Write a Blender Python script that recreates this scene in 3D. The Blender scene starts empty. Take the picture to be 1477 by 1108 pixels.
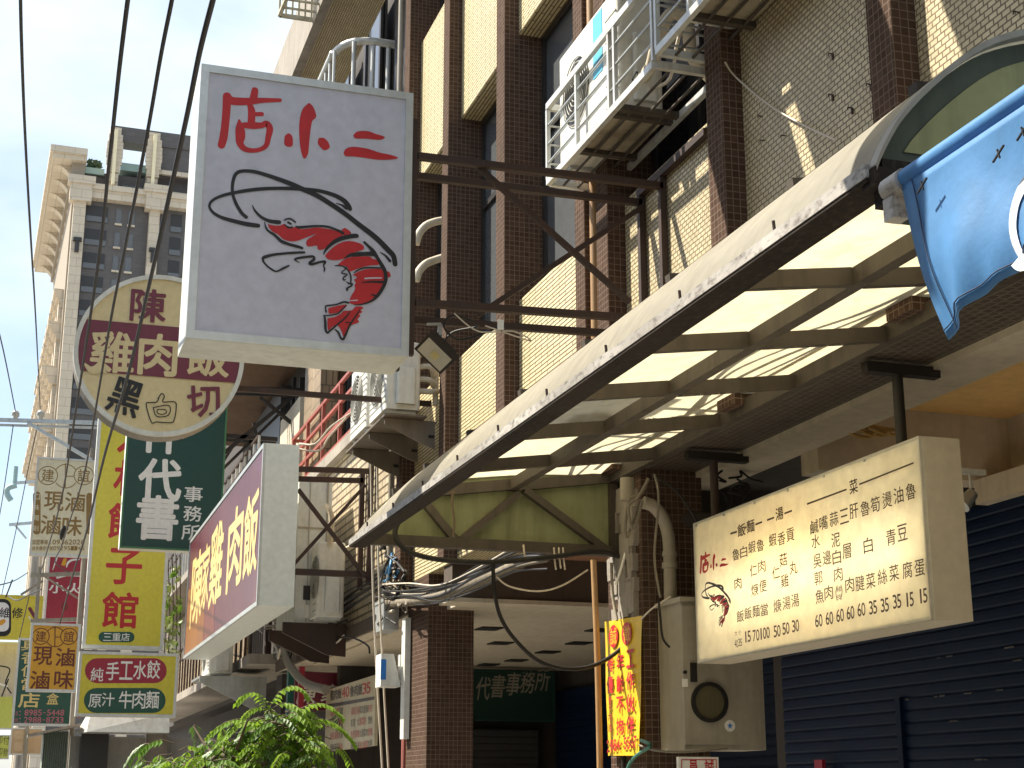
import bpy, bmesh, math, random
from mathutils import Vector, Matrix
random.seed(7)
SC = bpy.context.scene
COL = SC.collection
V = Vector
# ---------------------------------------------------------------- camera
F_PX, CX, CY = 2200.0, 738.5, 554.0
PITCH = math.atan2(591, 2200.0); YAW = math.atan2(738, math.hypot(2200, 591))
FW = V((math.sin(YAW)*math.cos(PITCH), math.cos(YAW)*math.cos(PITCH), math.sin(PITCH)))
RT = V((math.cos(YAW), -math.sin(YAW), 0)); UP = RT.cross(FW)
CAM = V((0, 0, 1.6))
cd = bpy.data.cameras.new('camera'); cam = bpy.data.objects.new('camera', cd); COL.objects.link(cam)
cd.sensor_width = 36; cd.lens = F_PX/1477*36; cd.clip_start = 0.05; cd.clip_end = 3000
m3 = Matrix((RT, UP, -FW)).transposed(); cam.matrix_world = Matrix.Translation(CAM) @ m3.to_4x4()
SC.camera = cam
# ---------------------------------------------------------------- world, sun, exposure
SUNV = V((-0.66, 0.42, 1.0)).normalized()          # towards the sun: over the street, beyond the signs
EL = math.asin(SUNV.z); AZ = math.atan2(SUNV.x, SUNV.y)
w = bpy.data.worlds.new('World'); SC.world = w; w.use_nodes = True
nt = w.node_tree; N = nt.nodes; N.clear(); L = nt.links.new
sky = N.new('ShaderNodeTexSky'); sky.sky_type = 'NISHITA'; sky.sun_disc = False
sky.sun_elevation = EL; sky.sun_rotation = AZ % (2*math.pi); sky.air_density = 1.0; sky.dust_density = 1.5
bg1 = N.new('ShaderNodeBackground'); bg1.inputs[1].default_value = 0.10; L(sky.outputs[0], bg1.inputs[0])
bg2 = N.new('ShaderNodeBackground'); bg2.inputs[0].default_value = (0.83, 0.94, 1, 1); bg2.inputs[1].default_value = 0.60
tc = N.new('ShaderNodeTexCoord'); mp = N.new('ShaderNodeMapping'); mp.inputs['Scale'].default_value = (1.0, 1.0, 2.2)
mp.inputs['Location'].default_value = (0.35, 0.1, 0.2)
nz = N.new('ShaderNodeTexNoise'); nz.inputs['Scale'].default_value = 2.6; nz.inputs['Detail'].default_value = 6; nz.inputs['Roughness'].default_value = 0.55
rp = N.new('ShaderNodeValToRGB'); rp.color_ramp.elements[0].position = 0.40; rp.color_ramp.elements[1].position = 0.68; rp.color_ramp.elements[0].color = (0.12, 0.12, 0.12, 1)
L(tc.outputs['Generated'], mp.inputs[0]); L(mp.outputs[0], nz.inputs[0]); L(nz.outputs[0], rp.inputs[0])
mx = N.new('ShaderNodeMixShader'); ow = N.new('ShaderNodeOutputWorld')
L(rp.outputs[0], mx.inputs[0]); L(bg1.outputs[0], mx.inputs[1]); L(bg2.outputs[0], mx.inputs[2]); L(mx.outputs[0], ow.inputs[0])
sd = bpy.data.lights.new('sun', 'SUN'); sd.energy = 5.0; sd.angle = math.radians(0.5); sd.color = (1.0, 0.93, 0.80)
sun = bpy.data.objects.new('sun', sd); COL.objects.link(sun)
sun.rotation_euler = (-SUNV).to_track_quat('-Z', 'Y').to_euler(); sun.location = (-20, 15, 40)
vs = SC.view_settings; vs.view_transform = 'Standard'; vs.look = 'None'; vs.gamma = 1; vs.use_curve_mapping = False; vs.exposure = 1.1
SC.cycles.use_denoising = True; SC.cycles.max_bounces = 8

# ---------------------------------------------------------------- measuring helpers (photograph pixel -> point on a known plane)
def ray(u, v): return FW + RT*((u-CX)/F_PX) - UP*((v-CY)/F_PX)
def Xp(u, v, x): d = ray(u, v); return CAM + d*((x-CAM.x)/d.x)
def Yp(u, v, y): d = ray(u, v); return CAM + d*((y-CAM.y)/d.y)
def Zp(u, v, z): d = ray(u, v); return CAM + d*((z-CAM.z)/d.z)
# ---------------------------------------------------------------- materials
def new_mat(name):
    m = bpy.data.materials.new(name); m.use_nodes = True
    n = m.node_tree.nodes; n.clear()
    o = n.new('ShaderNodeOutputMaterial'); b = n.new('ShaderNodeBsdfPrincipled')
    m.node_tree.links.new(b.outputs[0], o.inputs[0])
    return m, n, m.node_tree.links.new, b, o
def c4(c): return (c[0], c[1], c[2], 1)
def wpos(n, l, scale):
    g = n.new('ShaderNodeNewGeometry'); mp = n.new('ShaderNodeMapping'); mp.inputs['Scale'].default_value = scale
    l(g.outputs['Position'], mp.inputs[0]); return mp.outputs[0]
def noise(n, l, vec, s, d=4, r=0.6):
    t = n.new('ShaderNodeTexNoise'); t.inputs['Scale'].default_value = s; t.inputs['Detail'].default_value = d; t.inputs['Roughness'].default_value = r
    l(vec, t.inputs['Vector']); return t.outputs[0]
def ramp(n, l, f, a, b, ca=(0, 0, 0), cb=(1, 1, 1)):
    r = n.new('ShaderNodeValToRGB'); e = r.color_ramp.elements
    e[0].position = a; e[1].position = b; e[0].color = c4(ca); e[1].color = c4(cb); l(f, r.inputs[0]); return r.outputs[0]
def mixc(n, l, f, a, b, mode='MIX'):
    m = n.new('ShaderNodeMix'); m.data_type = 'RGBA'; m.blend_type = mode
    for i, x in ((0, f), (6, a), (7, b)):
        if isinstance(x, (tuple, list)): m.inputs[i].default_value = c4(x)
        elif isinstance(x, (int, float)): m.inputs[i].default_value = x
        else: l(x, m.inputs[i])
    return m.outputs[2]
def grime(n, l, col, dirt, amount, stretch=True):
    """stains and runs with shapes of their own"""
    f1 = ramp(n, l, noise(n, l, wpos(n, l, (9, 9, 0.9) if stretch is True else ((3, 3, 3) if not stretch else stretch)), 1.0, 5), 0.48, 0.75)
    f2 = ramp(n, l, noise(n, l, wpos(n, l, (1.3, 1.3, 1.3)), 1.0, 6), 0.35, 0.75)
    mm = n.new('ShaderNodeMath'); mm.operation = 'MULTIPLY'; l(f1, mm.inputs[0]); mm.inputs[1].default_value = amount
    m2 = n.new('ShaderNodeMath'); m2.operation = 'MULTIPLY'; l(f2, m2.inputs[0]); m2.inputs[1].default_value = amount*0.7
    return mixc(n, l, m2.outputs[0], mixc(n, l, mm.outputs[0], col, dirt), dirt)
MATS = {}
def plain(name, col, rough=0.6, metal=0.0, dirt=None, amt=0.5, bump=0.0, spec=0.5, stretch=True, transl=0.0, coat=0.0, tcol=None):
    if name in MATS: return MATS[name]
    m, n, l, b, o = new_mat(name)
    b.inputs['Roughness'].default_value = rough; b.inputs['Metallic'].default_value = metal
    b.inputs['Specular IOR Level'].default_value = spec
    b.inputs['Coat Weight'].default_value = coat; b.inputs['Coat Roughness'].default_value = 0.06
    f = ramp(n, l, noise(n, l, wpos(n, l, (14, 14, 14)), 1.0, 5), 0.3, 0.7)
    c = mixc(n, l, f, tuple(x*0.9 for x in col), tuple(min(1, x*1.06) for x in col))
    if dirt: c = grime(n, l, c, dirt, amt, stretch)
    l(c, b.inputs['Base Color'])
    if bump:
        bp = n.new('ShaderNodeBump'); bp.inputs['Strength'].default_value = bump; bp.inputs['Distance'].default_value = 0.01
        l(noise(n, l, wpos(n, l, (25, 25, 25)), 1.0, 6), bp.inputs['Height']); l(bp.outputs[0], b.inputs['Normal'])
    if transl:
        t = n.new('ShaderNodeBsdfTranslucent')
        if tcol: l(mixc(n, l, 1.0, c, tcol, 'MULTIPLY'), t.inputs[0])
        else: l(c, t.inputs[0])
        ms = n.new('ShaderNodeMixShader'); ms.inputs[0].default_value = transl
        l(b.outputs[0], ms.inputs[1]); l(t.outputs[0], ms.inputs[2]); l(ms.outputs[0], o.inputs[0])
    MATS[name] = m; return m
def brick(name, c1, c2, mortar, bw, bh, ms, off=0.5, rough=0.5, bump=0.6, dirt=(0.05, 0.04, 0.03), amt=0.3, tilt=0.0, spec=0.4, msm=0.1):
    if name in MATS: return MATS[name]
    m, n, l, b, o = new_mat(name)
    uv = n.new('ShaderNodeUVMap'); t = n.new('ShaderNodeTexBrick')
    t.offset = off; t.inputs['Scale'].default_value = 1.0; t.inputs['Brick Width'].default_value = bw; t.inputs['Row Height'].default_value = bh
    t.inputs['Mortar Size'].default_value = ms; t.inputs['Mortar Smooth'].default_value = msm; t.inputs['Bias'].default_value = 0.0
    t.inputs['Color1'].default_value = c4(c1); t.inputs['Color2'].default_value = c4(c2); t.inputs['Mortar'].default_value = c4(mortar)
    l(uv.outputs[0], t.inputs['Vector'])
    c = grime(n, l, t.outputs['Color'], dirt, amt)
    l(c, b.inputs['Base Color']); b.inputs['Roughness'].default_value = rough; b.inputs['Specular IOR Level'].default_value = spec
    inv = n.new('ShaderNodeMath'); inv.operation = 'SUBTRACT'; inv.inputs[0].default_value = 1.0; l(t.outputs['Fac'], inv.inputs[1])
    h = inv.outputs[0]
    ad = n.new('ShaderNodeMath'); ad.operation = 'MULTIPLY_ADD'; l(noise(n, l, wpos(n, l, (40, 40, 40)), 1.0, 3), ad.inputs[0]); ad.inputs[1].default_value = 0.35; l(h, ad.inputs[2]); h = ad.outputs[0]
    bp = n.new('ShaderNodeBump'); bp.inputs['Strength'].default_value = bump; bp.inputs['Distance'].default_value = 0.012
    l(h, bp.inputs['Height']); l(bp.outputs[0], b.inputs['Normal'])
    MATS[name] = m; return m
M_brown = brick('brown_mosaic_tile', (0.066, 0.038, 0.026), (0.10, 0.060, 0.042), (0.19, 0.142, 0.11), 0.046, 0.046, 0.0028, off=0.0, rough=0.85, amt=0.3, spec=0.06)
M_beige = brick('beige_brick_tile', (0.66, 0.57, 0.36), (0.55, 0.47, 0.29), (0.14, 0.095, 0.05), 0.062, 0.032, 0.0045, rough=0.55, bump=0.9, dirt=(0.25, 0.19, 0.11), amt=0.42)
M_lap = brick('beige_ridged_tile', (0.77, 0.66, 0.39), (0.68, 0.58, 0.34), (0.10, 0.06, 0.025), 0.30, 0.036, 0.0062, rough=0.5, bump=1.0, dirt=(0.30, 0.22, 0.12), amt=0.3)
M_lap2 = brick('wide_ridged_tile', (0.64, 0.54, 0.37), (0.56, 0.46, 0.30), (0.13, 0.09, 0.05), 0.6, 0.10, 0.014, rough=0.5, bump=1.0, dirt=(0.10, 0.075, 0.05), amt=0.6)
M_vtile = brick('tan_pier_tile', (0.42, 0.30, 0.17), (0.36, 0.26, 0.15), (0.13, 0.09, 0.05), 0.10, 0.24, 0.008, rough=0.5, dirt=(0.08, 0.06, 0.04), amt=0.6)
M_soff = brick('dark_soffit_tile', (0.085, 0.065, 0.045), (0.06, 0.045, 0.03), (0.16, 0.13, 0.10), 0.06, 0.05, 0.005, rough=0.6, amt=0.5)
M_stone = brick('cream_stone', (0.60, 0.52, 0.41), (0.55, 0.475, 0.375), (0.39, 0.335, 0.26), 2.4, 1.1, 0.04, rough=0.7, bump=0.3, dirt=(0.35, 0.28, 0.20), amt=0.3)
M_greyt = brick('grey_tower_tile', (0.115, 0.104, 0.10), (0.10, 0.09, 0.088), (0.08, 0.073, 0.07), 1.2, 0.6, 0.02, rough=0.6, bump=0.2, amt=0.1)
M_alum = plain('brushed_aluminium', (0.62, 0.64, 0.62), 0.38, 0.55, (0.40, 0.39, 0.34), 0.35)
M_galv = plain('galvanised_steel', (0.55, 0.58, 0.58), 0.42, 0.6, (0.28, 0.25, 0.20), 0.5)
M_rail = plain('pale_painted_steel', (0.66, 0.68, 0.66), 0.42, 0.2, (0.26, 0.20, 0.14), 0.5)
M_rust = plain('dark_rusty_steel', (0.045, 0.030, 0.025), 0.65, 0.2, (0.09, 0.040, 0.022), 0.6, 0.3)
M_dark = plain('blackened_steel', (0.022, 0.020, 0.018), 0.6, 0.2, (0.06, 0.035, 0.02), 0.4)
M_wood = plain('weathered_canopy_steel', (0.085, 0.068, 0.05), 0.7, 0.1, (0.028, 0.02, 0.013), 0.8, 0.3)
M_skin = plain('cream_translucent_sheet', (0.52, 0.485, 0.40), 0.6, 0, (0.33, 0.29, 0.22), 0.6, transl=0.56, tcol=(1.5, 1.47, 1.24))
M_strip = plain('scuffed_metal_trim', (0.54, 0.51, 0.46), 0.55, 0.1, (0.10, 0.08, 0.065), 1.0, 0.2, stretch=(50, 24, 50))
M_under = plain('dark_gritty_gutter', (0.016, 0.012, 0.009), 0.85, 0, (0.06, 0.044, 0.032), 0.9, 0.3, stretch=(45, 25, 45), spec=0.2)  # near-black base with fine lighter mottling
M_green = plain('green_gable_sheet', (0.33, 0.335, 0.19), 0.6, 0, (0.14, 0.15, 0.06), 0.7, transl=0.35)
M_green2 = plain('dull_green_gable_sheet', (0.36, 0.34, 0.14), 0.7, 0, (0.12, 0.11, 0.05), 0.5)
M_dgreen = plain('dark_green_band', (0.085, 0.095, 0.06), 0.7, 0, (0.04, 0.035, 0.025), 0.6)
M_white = plain('off_white_metal', (0.72, 0.73, 0.68), 0.4, 0, (0.40, 0.36, 0.28), 0.35)
M_acw = plain('white_enamel', (0.80, 0.79, 0.72), 0.35, 0, (0.42, 0.36, 0.26), 0.45)
M_acg = plain('grey_grille', (0.34, 0.33, 0.28), 0.5)
M_pipe = plain('cream_pipe_lagging', (0.66, 0.58, 0.44), 0.7, 0, (0.30, 0.24, 0.16), 0.5)
M_pvc = plain('grey_beige_pvc', (0.34, 0.30, 0.23), 0.5, 0, (0.12, 0.10, 0.08), 0.5)
M_black = plain('black_rubber', (0.016, 0.015, 0.014), 0.55, 0, (0.06, 0.05, 0.04), 0.4, spec=0.25)
M_wire = plain('dark_cable', (0.025, 0.022, 0.024), 0.55)
M_wireg = plain('grey_cable', (0.24, 0.21, 0.165), 0.7, 0, (0.1, 0.085, 0.06), 0.6, spec=0.2)
M_wirew = plain('pale_wire', (0.62, 0.55, 0.44), 0.6)
M_bluew = plain('blue_cable', (0.06, 0.22, 0.42), 0.45)
M_redp = plain('faded_red_paint', (0.36, 0.085, 0.06), 0.5, 0, (0.22, 0.10, 0.07), 0.4)
M_pane = plain('dark_window_glass', (0.02, 0.022, 0.026), 0.06, 0, spec=0.8)
M_curt = plain('grey_tinted_glass', (0.10, 0.105, 0.11), 0.15, 0, spec=0.6)
M_frame = plain('black_window_frame', (0.03, 0.027, 0.026), 0.45)
M_ceil = plain('warm_plaster', (0.62, 0.54, 0.41), 0.8, 0, (0.32, 0.26, 0.18), 0.4)
M_orange = plain('warm_lit_ceiling', (0.80, 0.52, 0.20), 0.75, 0, (0.60, 0.35, 0.11), 0.4)  # warm orange light on the ceiling is put into its colour
M_shut = plain('navy_shutter_paint', (0.003, 0.013, 0.040), 0.5, 0, (0.005, 0.011, 0.026), 0.5, spec=0.15)
M_shutg = plain('grey_shutter_paint', (0.05, 0.047, 0.045), 0.6, 0, (0.02, 0.02, 0.02), 0.5)
M_conc = plain('stained_concrete', (0.34, 0.30, 0.25), 0.85, 0, (0.13, 0.11, 0.09), 0.6, 0.4)
M_asph = plain('asphalt', (0.11, 0.107, 0.10), 0.85, 0, bump=0.4)
M_pave = plain('paving_concrete', (0.38, 0.36, 0.32), 0.8, 0, (0.16, 0.15, 0.13), 0.4)
M_bark = plain('bark', (0.12, 0.085, 0.055), 0.85, 0, bump=0.6)
M_box = plain('beige_cabinet_paint', (0.40, 0.36, 0.28), 0.5, 0, (0.20, 0.17, 0.12), 0.45)
M_bamb = plain('bamboo_pole', (0.42, 0.25, 0.11), 0.5, 0, (0.24, 0.13, 0.06), 0.4)
M_brk = plain('grimy_bracket_steel', (0.19, 0.16, 0.125), 0.65, 0.2, (0.09, 0.06, 0.035), 0.7)
M_rimm = plain('weathered_tin', (0.40, 0.36, 0.30), 0.55, 0.4, (0.20, 0.13, 0.07), 0.7)
M_bare = plain('bare_brown_wall', (0.11, 0.08, 0.06), 0.8, 0, (0.05, 0.04, 0.03), 0.6)
M_shade = plain('grimy_shade_wall', (0.055, 0.045, 0.038), 0.85, 0, (0.025, 0.02, 0.018), 0.6)  # dark base holds the shade of arcade and balcony depths, dirt on top
def paint(name, col, rough=0.45, coat=0.0, dirt=None, amt=0.15, transl=0.0): return plain('print_'+name, col, rough, 0, dirt or tuple(x*0.6 for x in col), amt, transl=transl, coat=coat)
P_lav = paint('lavender_panel', (0.55, 0.555, 0.64), 0.4, dirt=(0.49, 0.49, 0.57), amt=0.2)
P_red = paint('red', (0.52, 0.016, 0.020), 0.5)
P_blk = paint('black', (0.012, 0.012, 0.012), 0.5)
P_cream = paint('cream', (0.72, 0.60, 0.33), 0.4, dirt=(0.5, 0.40, 0.2), amt=0.2)
P_mar = paint('maroon', (0.17, 0.022, 0.045), 0.4)
P_marg = paint('glossy_maroon', (0.095, 0.012, 0.026), 0.34, 0.05, dirt=(0.24, 0.07, 0.05), amt=0.4)
P_gold = paint('gold', (0.80, 0.60, 0.22), 0.35)
P_yel = paint('yellow', (0.70, 0.60, 0.05), 0.42)
P_yel2 = paint('bright_yellow', (0.92, 0.62, 0.03), 0.45, transl=0.2)
P_grn = paint('dark_green', (0.010, 0.060, 0.045), 0.35)
P_grn2 = paint('bottle_green', (0.012, 0.085, 0.055), 0.4)
P_wht = paint('white', (0.86, 0.84, 0.78), 0.45)
P_crm2 = paint('pale_cream', (0.82, 0.72, 0.48), 0.45)
P_brn = paint('tan_brown', (0.30, 0.17, 0.04), 0.5)
P_org = paint('amber', (0.72, 0.36, 0.02), 0.42)
P_dbr = paint('dark_brown', (0.16, 0.03, 0.01), 0.5)
P_crim = paint('crimson', (0.36, 0.02, 0.045), 0.45)
P_menu = plain('print_menu_white', (0.86, 0.83, 0.72), 0.30, 0, (0.70, 0.65, 0.50), 0.15, coat=0.5, transl=0.45)
P_ink = paint('menu_ink', (0.05, 0.03, 0.02), 0.5)
P_tan = paint('faded_tan', (0.50, 0.32, 0.17), 0.6, dirt=(0.62, 0.45, 0.28), amt=0.8)
P_pink = paint('pink', (0.55, 0.16, 0.20), 0.5)
P_blu = paint('label_blue', (0.03, 0.20, 0.62), 0.4)
P_cloth = plain('blue_awning_cloth', (0.13, 0.36, 0.70), 0.5, 0, (0.04, 0.08, 0.14), 0.34, 0.15, stretch=False, transl=0.35)
P_clw = paint('awning_white', (0.75, 0.76, 0.78), 0.5)
P_lime = paint('lime', (0.62, 0.66, 0.12), 0.45)
# ---------------------------------------------------------------- mesh builder
class MB:
    def __init__(s): s.v = []; s.f = []; s.m = []; s.mats = []; s.sm = []
    def mi(s, mat):
        if mat not in s.mats: s.mats.append(mat)
        return s.mats.index(mat)
    def add(s, vs, fs, mat=None, smooth=False):
        b = len(s.v); s.v += [V(p) for p in vs]
        for f in fs: s.f.append([b+i for i in f]); s.m.append(mat); s.sm.append(smooth)
    def hexa(s, p, mat=None):   # 8 corners: bottom 4 ccw, top 4
        s.add(p, [(3, 2, 1, 0), (4, 5, 6, 7), (0, 1, 5, 4), (1, 2, 6, 5), (2, 3, 7, 6), (3, 0, 4, 7)], mat)
    def box(s, a, b, mat=None):
        x0, x1 = sorted((a[0], b[0])); y0, y1 = sorted((a[1], b[1])); z0, z1 = sorted((a[2], b[2]))
        s.hexa([(x0, y0, z0), (x1, y0, z0), (x1, y1, z0), (x0, y1, z0), (x0, y0, z1), (x1, y0, z1), (x1, y1, z1), (x0, y1, z1)], mat)
    def bar(s, p, q, w, h=None, mat=None, upv=(0, 0, 1)):
        h = h or w; p = V(p); q = V(q); d = (q-p).normalized(); u = V(upv)
        if abs(d.dot(u)) > 0.97: u = V((0, 1, 0))
        r = d.cross(u).normalized(); u = r.cross(d)
        o = [(-1, -1), (1, -1), (1, 1), (-1, 1)]
        s.hexa([p + r*(w/2*a) + u*(h/2*b) for a, b in o] + [q + r*(w/2*a) + u*(h/2*b) for a, b in o], mat)
        # side order differs from box but normals are made consistent below
    def tube(s, pts, r, n=8, mat=None, caps=True):
        pts = [V(p) for p in pts]; k = len(pts); rings = []
        pu = None
        for i, p in enumerate(pts):
            d = (pts[min(i+1, k-1)] - pts[max(i-1, 0)])
            if d.length < 1e-9: d = V((0, 0, 1))
            d.normalize()
            if pu is None: u = V((0, 0, 1)) if abs(d.z) < 0.9 else V((1, 0, 0))
            else: u = pu
            u = (u - d*u.dot(d))
            if u.length < 1e-6: u = d.orthogonal()
            u.normalize(); pu = u; t = d.cross(u); rr = r[i] if isinstance(r, (list, tuple)) else r
            rings.append([p + u*(rr*math.cos(2*math.pi*j/n)) + t*(rr*math.sin(2*math.pi*j/n)) for j in range(n)])
        vs = [q for g in rings for q in g]; fs = []
        for i in range(k-1):
            for j in range(n): fs.append((i*n+j, i*n+(j+1) % n, (i+1)*n+(j+1) % n, (i+1)*n+j))
        s.add(vs, fs, mat, True)
        if caps: s.add(rings[0], [tuple(range(n))[::-1]], mat); s.add(rings[-1], [tuple(range(n))], mat)
    def prism(s, poly, ext, mat=None):
        ext = V(ext); n = len(poly); a = [V(p) for p in poly]; b = [p+ext for p in a]
        s.add(a+b, [tuple(range(n)), tuple(range(n, 2*n))[::-1]] + [(i, i+n, (i+1) % n+n, (i+1) % n) for i in range(n)], mat)
    def build(s, name, mat, parent=None, origin=None, recalc=True):
        mats = [mat] + [x for x in dict.fromkeys(s.m) if x is not None and x is not mat]
        o0 = V(origin) if origin is not None else V((0, 0, 0))
        if parent is not None: o0 = world_of(parent)
        me = bpy.data.meshes.new(name)
        me.from_pydata([tuple(p-o0) for p in s.v], [], s.f)
        for x in mats: me.materials.append(x)
        for i, pl in enumerate(me.polygons): pl.material_index = mats.index(s.m[i]) if s.m[i] is not None else 0; pl.use_smooth = s.sm[i]
        if recalc:
            bm = bmesh.new(); bm.from_mesh(me); bmesh.ops.recalc_face_normals(bm, faces=bm.faces); bm.to_mesh(me); bm.free()
        uv = me.uv_layers.new(name='UVMap')
        for pl in me.polygons:
            nn = pl.normal; ax = max(range(3), key=lambda i: abs(nn[i]))
            for li in pl.loop_indices:
                c = me.vertices[me.loops[li].vertex_index].co + o0
                uv.data[li].uv = ((c.y, c.z), (c.x, c.z), (c.y, c.x))[ax]
        ob = bpy.data.objects.new(name, me); COL.objects.link(ob)
        if parent is not None: ob.parent = parent
        else: ob.location = o0
        return ob
def world_of(o):
    p = V((0, 0, 0))
    while o is not None: p += V(o.location); o = o.parent
    return p
def tag(o, label, cat, group=None):
    o['label'] = label; o['category'] = cat
    if group: o['group'] = group
    return o
def thing(name, label, cat, loc, group=None):
    o = bpy.data.objects.new(name, None); COL.objects.link(o); o.location = loc; o.empty_display_size = 0.1
    return tag(o, label, cat, group)
def struct(name, mb, mat):
    o = mb.build(name, mat); o['kind'] = 'structure'; return o
def smooth(pts, k=6):
    """Catmull-Rom through points (tuples of any length)"""
    P = [tuple(p) for p in pts]
    if len(P) < 3: return P
    out = []
    for i in range(len(P)-1):
        a, b, c, d = P[max(i-1, 0)], P[i], P[i+1], P[min(i+2, len(P)-1)]
        for j in range(k):
            t = j/k; out.append(tuple(0.5*((2*b[q]) + (-a[q]+c[q])*t + (2*a[q]-5*b[q]+4*c[q]-d[q])*t*t + (-a[q]+3*b[q]-3*c[q]+d[q])*t**3) for q in range(len(b))))
    out.append(P[-1]); return out
def cable(name, pts, r, mat, label, cat, group=None, k=6, n=6):
    mb = MB(); mb.tube(smooth([tuple(p) for p in pts], k), r, n)
    o = mb.build(name, mat, origin=pts[0]); return tag(o, label, cat, group)
# ---------------------------------------------------------------- lettering
GL = {}
def glyph(ch, bold):
    key = ch
    if key not in GL:
        cu = bpy.data.curves.new('glyph', 'FONT'); cu.body = ch; cu.size = 1; cu.resolution_u = 3
        ob = bpy.data.objects.new('glyph', cu); COL.objects.link(ob); bpy.context.view_layer.update()
        me = bpy.data.meshes.new_from_object(ob.evaluated_get(bpy.context.evaluated_depsgraph_get()))
        vs = [(p.co.x, p.co.y) for p in me.vertices]; fs = [tuple(p.vertices) for p in me.polygons]
        xs = [p[0] for p in vs] or [0, 1]; ys = [p[1] for p in vs] or [0, 1]
        GL[key] = (vs, fs, min(xs), max(xs), min(ys), max(ys))
        bpy.data.objects.remove(ob); bpy.data.curves.remove(cu); bpy.data.meshes.remove(me)
    return GL[key]
class Face:
    """a flat printed face: O lower-left corner, r to the right, u up, normal r x u"""
    def __init__(s, O, r, u): s.O = V(O); s.r = V(r).normalized(); s.u = V(u).normalized(); s.n = s.r.cross(s.u); s.mb = {}; s.lay = 0
    def px(s, u, v):
        d = ray(u, v); t = (s.O-CAM).dot(s.n)/d.dot(s.n); p = CAM + d*t - s.O; return (p.dot(s.r), p.dot(s.u))
    def P(s, a, b, e): return s.O + s.r*a + s.u*b + s.n*e
    def m(s, mat):
        if mat not in s.mb: s.mb[mat] = MB()
        return s.mb[mat]
    def e(s): s.lay += 1; return 0.0025 + s.lay*0.00004
    def ch(s, c, u, v, w, h, mat, bold=0.02, shear=0.0, rot=0.0):
        vs, fs, x0, x1, y0, y1 = glyph(c, bold)
        L_ = s.px(u-w/2, v); R_ = s.px(u+w/2, v); T_ = s.px(u, v-h/2); B_ = s.px(u, v+h/2); C_ = s.px(u, v)
        W = math.hypot(R_[0]-L_[0], 0); H = T_[1]-B_[1]; e = s.e(); q = []
        for x, y in vs:
            a = ((x-x0)/max(x1-x0, 1e-6)-0.5)*W; b = ((y-y0)/max(y1-y0, 1e-6)-0.5)*H; a += shear*b
            if rot: a, b = a*math.cos(rot)-b*math.sin(rot), a*math.sin(rot)+b*math.cos(rot)
            q.append(s.P(C_[0]+a, C_[1]+b, e))
        s.m(mat).add(q, fs)
        if bold > 0.004:      # thicken: the same glyph printed again a hair to each side
            for k in range(8):
                an = k*math.pi/4; da = bold*0.8*min(W, 1.6*H+0.0)*math.cos(an); db = bold*0.8*min(H, 1.6*W)*math.sin(an); de = 0.00002*(k+1)
                s.m(mat).add([p + s.r*da + s.u*db + s.n*de for p in q], fs)
            s.lay += 5
    def row(s, txt, u, v, w, h, mat, bold=0.02):
        """a run of small characters filling w x h pixels"""
        n = len(txt)
        for i, c in enumerate(txt):
            if c == ' ': continue
            cw = w/n; k = 0.45 if c in ':-·' else 0.86; hh = h*0.12 if c in '-' else h
            s.ch(c, u-w/2+cw*(i+0.5), v, cw*k, hh, mat, bold)
    def poly(s, pts, mat, sm=True, conv=None):
        if sm: pts = smooth(list(pts)+[pts[0]], 3)[:-1]
        e = s.e(); q = []
        for p in pts: a = s.px(*(conv(p) if conv else p)); q.append(s.P(a[0], a[1], e))
        from mathutils.geometry import tessellate_polygon
        s.m(mat).add(q, [tuple(t) for t in tessellate_polygon([q])])
    def stroke(s, pts, mat, conv=None, k=5, wscale=1.0, local=False):
        """variable-width brush stroke, (u, v, width in px)"""
        P = []
        for p in pts:
            if local: P.append(p); continue
            u, v = conv(p) if conv else p[:2]; ww = p[2]*(wscale)
            a = s.px(u, v); b = s.px(u+1, v); P.append((a[0], a[1], ww*math.hypot(b[0]-a[0], b[1]-a[1])))
        P = smooth(P, k); e = s.e(); n = len(P); vs = []; fs = []
        for i, (x, y, w_) in enumerate(P):
            dx = P[min(i+1, n-1)][0]-P[max(i-1, 0)][0]; dy = P[min(i+1, n-1)][1]-P[max(i-1, 0)][1]; d = math.hypot(dx, dy) or 1
            nx, ny = -dy/d*w_/2, dx/d*w_/2
            vs += [s.P(x+nx, y+ny, e), s.P(x-nx, y-ny, e)]
            if i: fs.append((2*i-2, 2*i-1, 2*i+1, 2*i))
        s.m(mat).add(vs, fs)
        for x, y, w_ in (P[0], P[-1]):
            e2 = s.e(); s.m(mat).add([s.P(x+w_/2*math.cos(t*math.pi/6), y+w_/2*math.sin(t*math.pi/6), e2) for t in range(12)], [tuple(range(12))])
    def ring(s, u, v, r, t, mat):
        c = s.px(u, v); R = abs(s.px(u+r, v)[0]-c[0]); tt = R*t/r; e = s.e(); n = 36; vs = []
        for i in range(n):
            a = 2*math.pi*i/n; vs += [s.P(c[0]+(R+tt/2)*math.cos(a), c[1]+(R+tt/2)*math.sin(a), e), s.P(c[0]+(R-tt/2)*math.cos(a), c[1]+(R-tt/2)*math.sin(a), e)]
        s.m(mat).add(vs, [(2*i, 2*i+1, (2*i+3) % (2*n), (2*i+2) % (2*n)) for i in range(n)])
    def pill(s, u, v, w, h, mat, full=True):
        pts = []; rr = min(w, h)/2 if full else h*0.2
        for cx, cy, a0 in ((w/2-rr, -h/2+rr, -90), (w/2-rr, h/2-rr, 0), (-w/2+rr, h/2-rr, 90), (-w/2+rr, -h/2+rr, 180)):
            for t in range(0, 91, 15): a = math.radians(a0+t); pts.append((u+cx+rr*math.cos(a), v+cy+rr*math.sin(a)))
        s.poly(pts, mat, sm=False)
    def done(s, parent, names):
        for mat, mb in s.mb.items(): mb.build(names.get(mat, 'lettering'), mat, parent, recalc=False)
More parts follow.
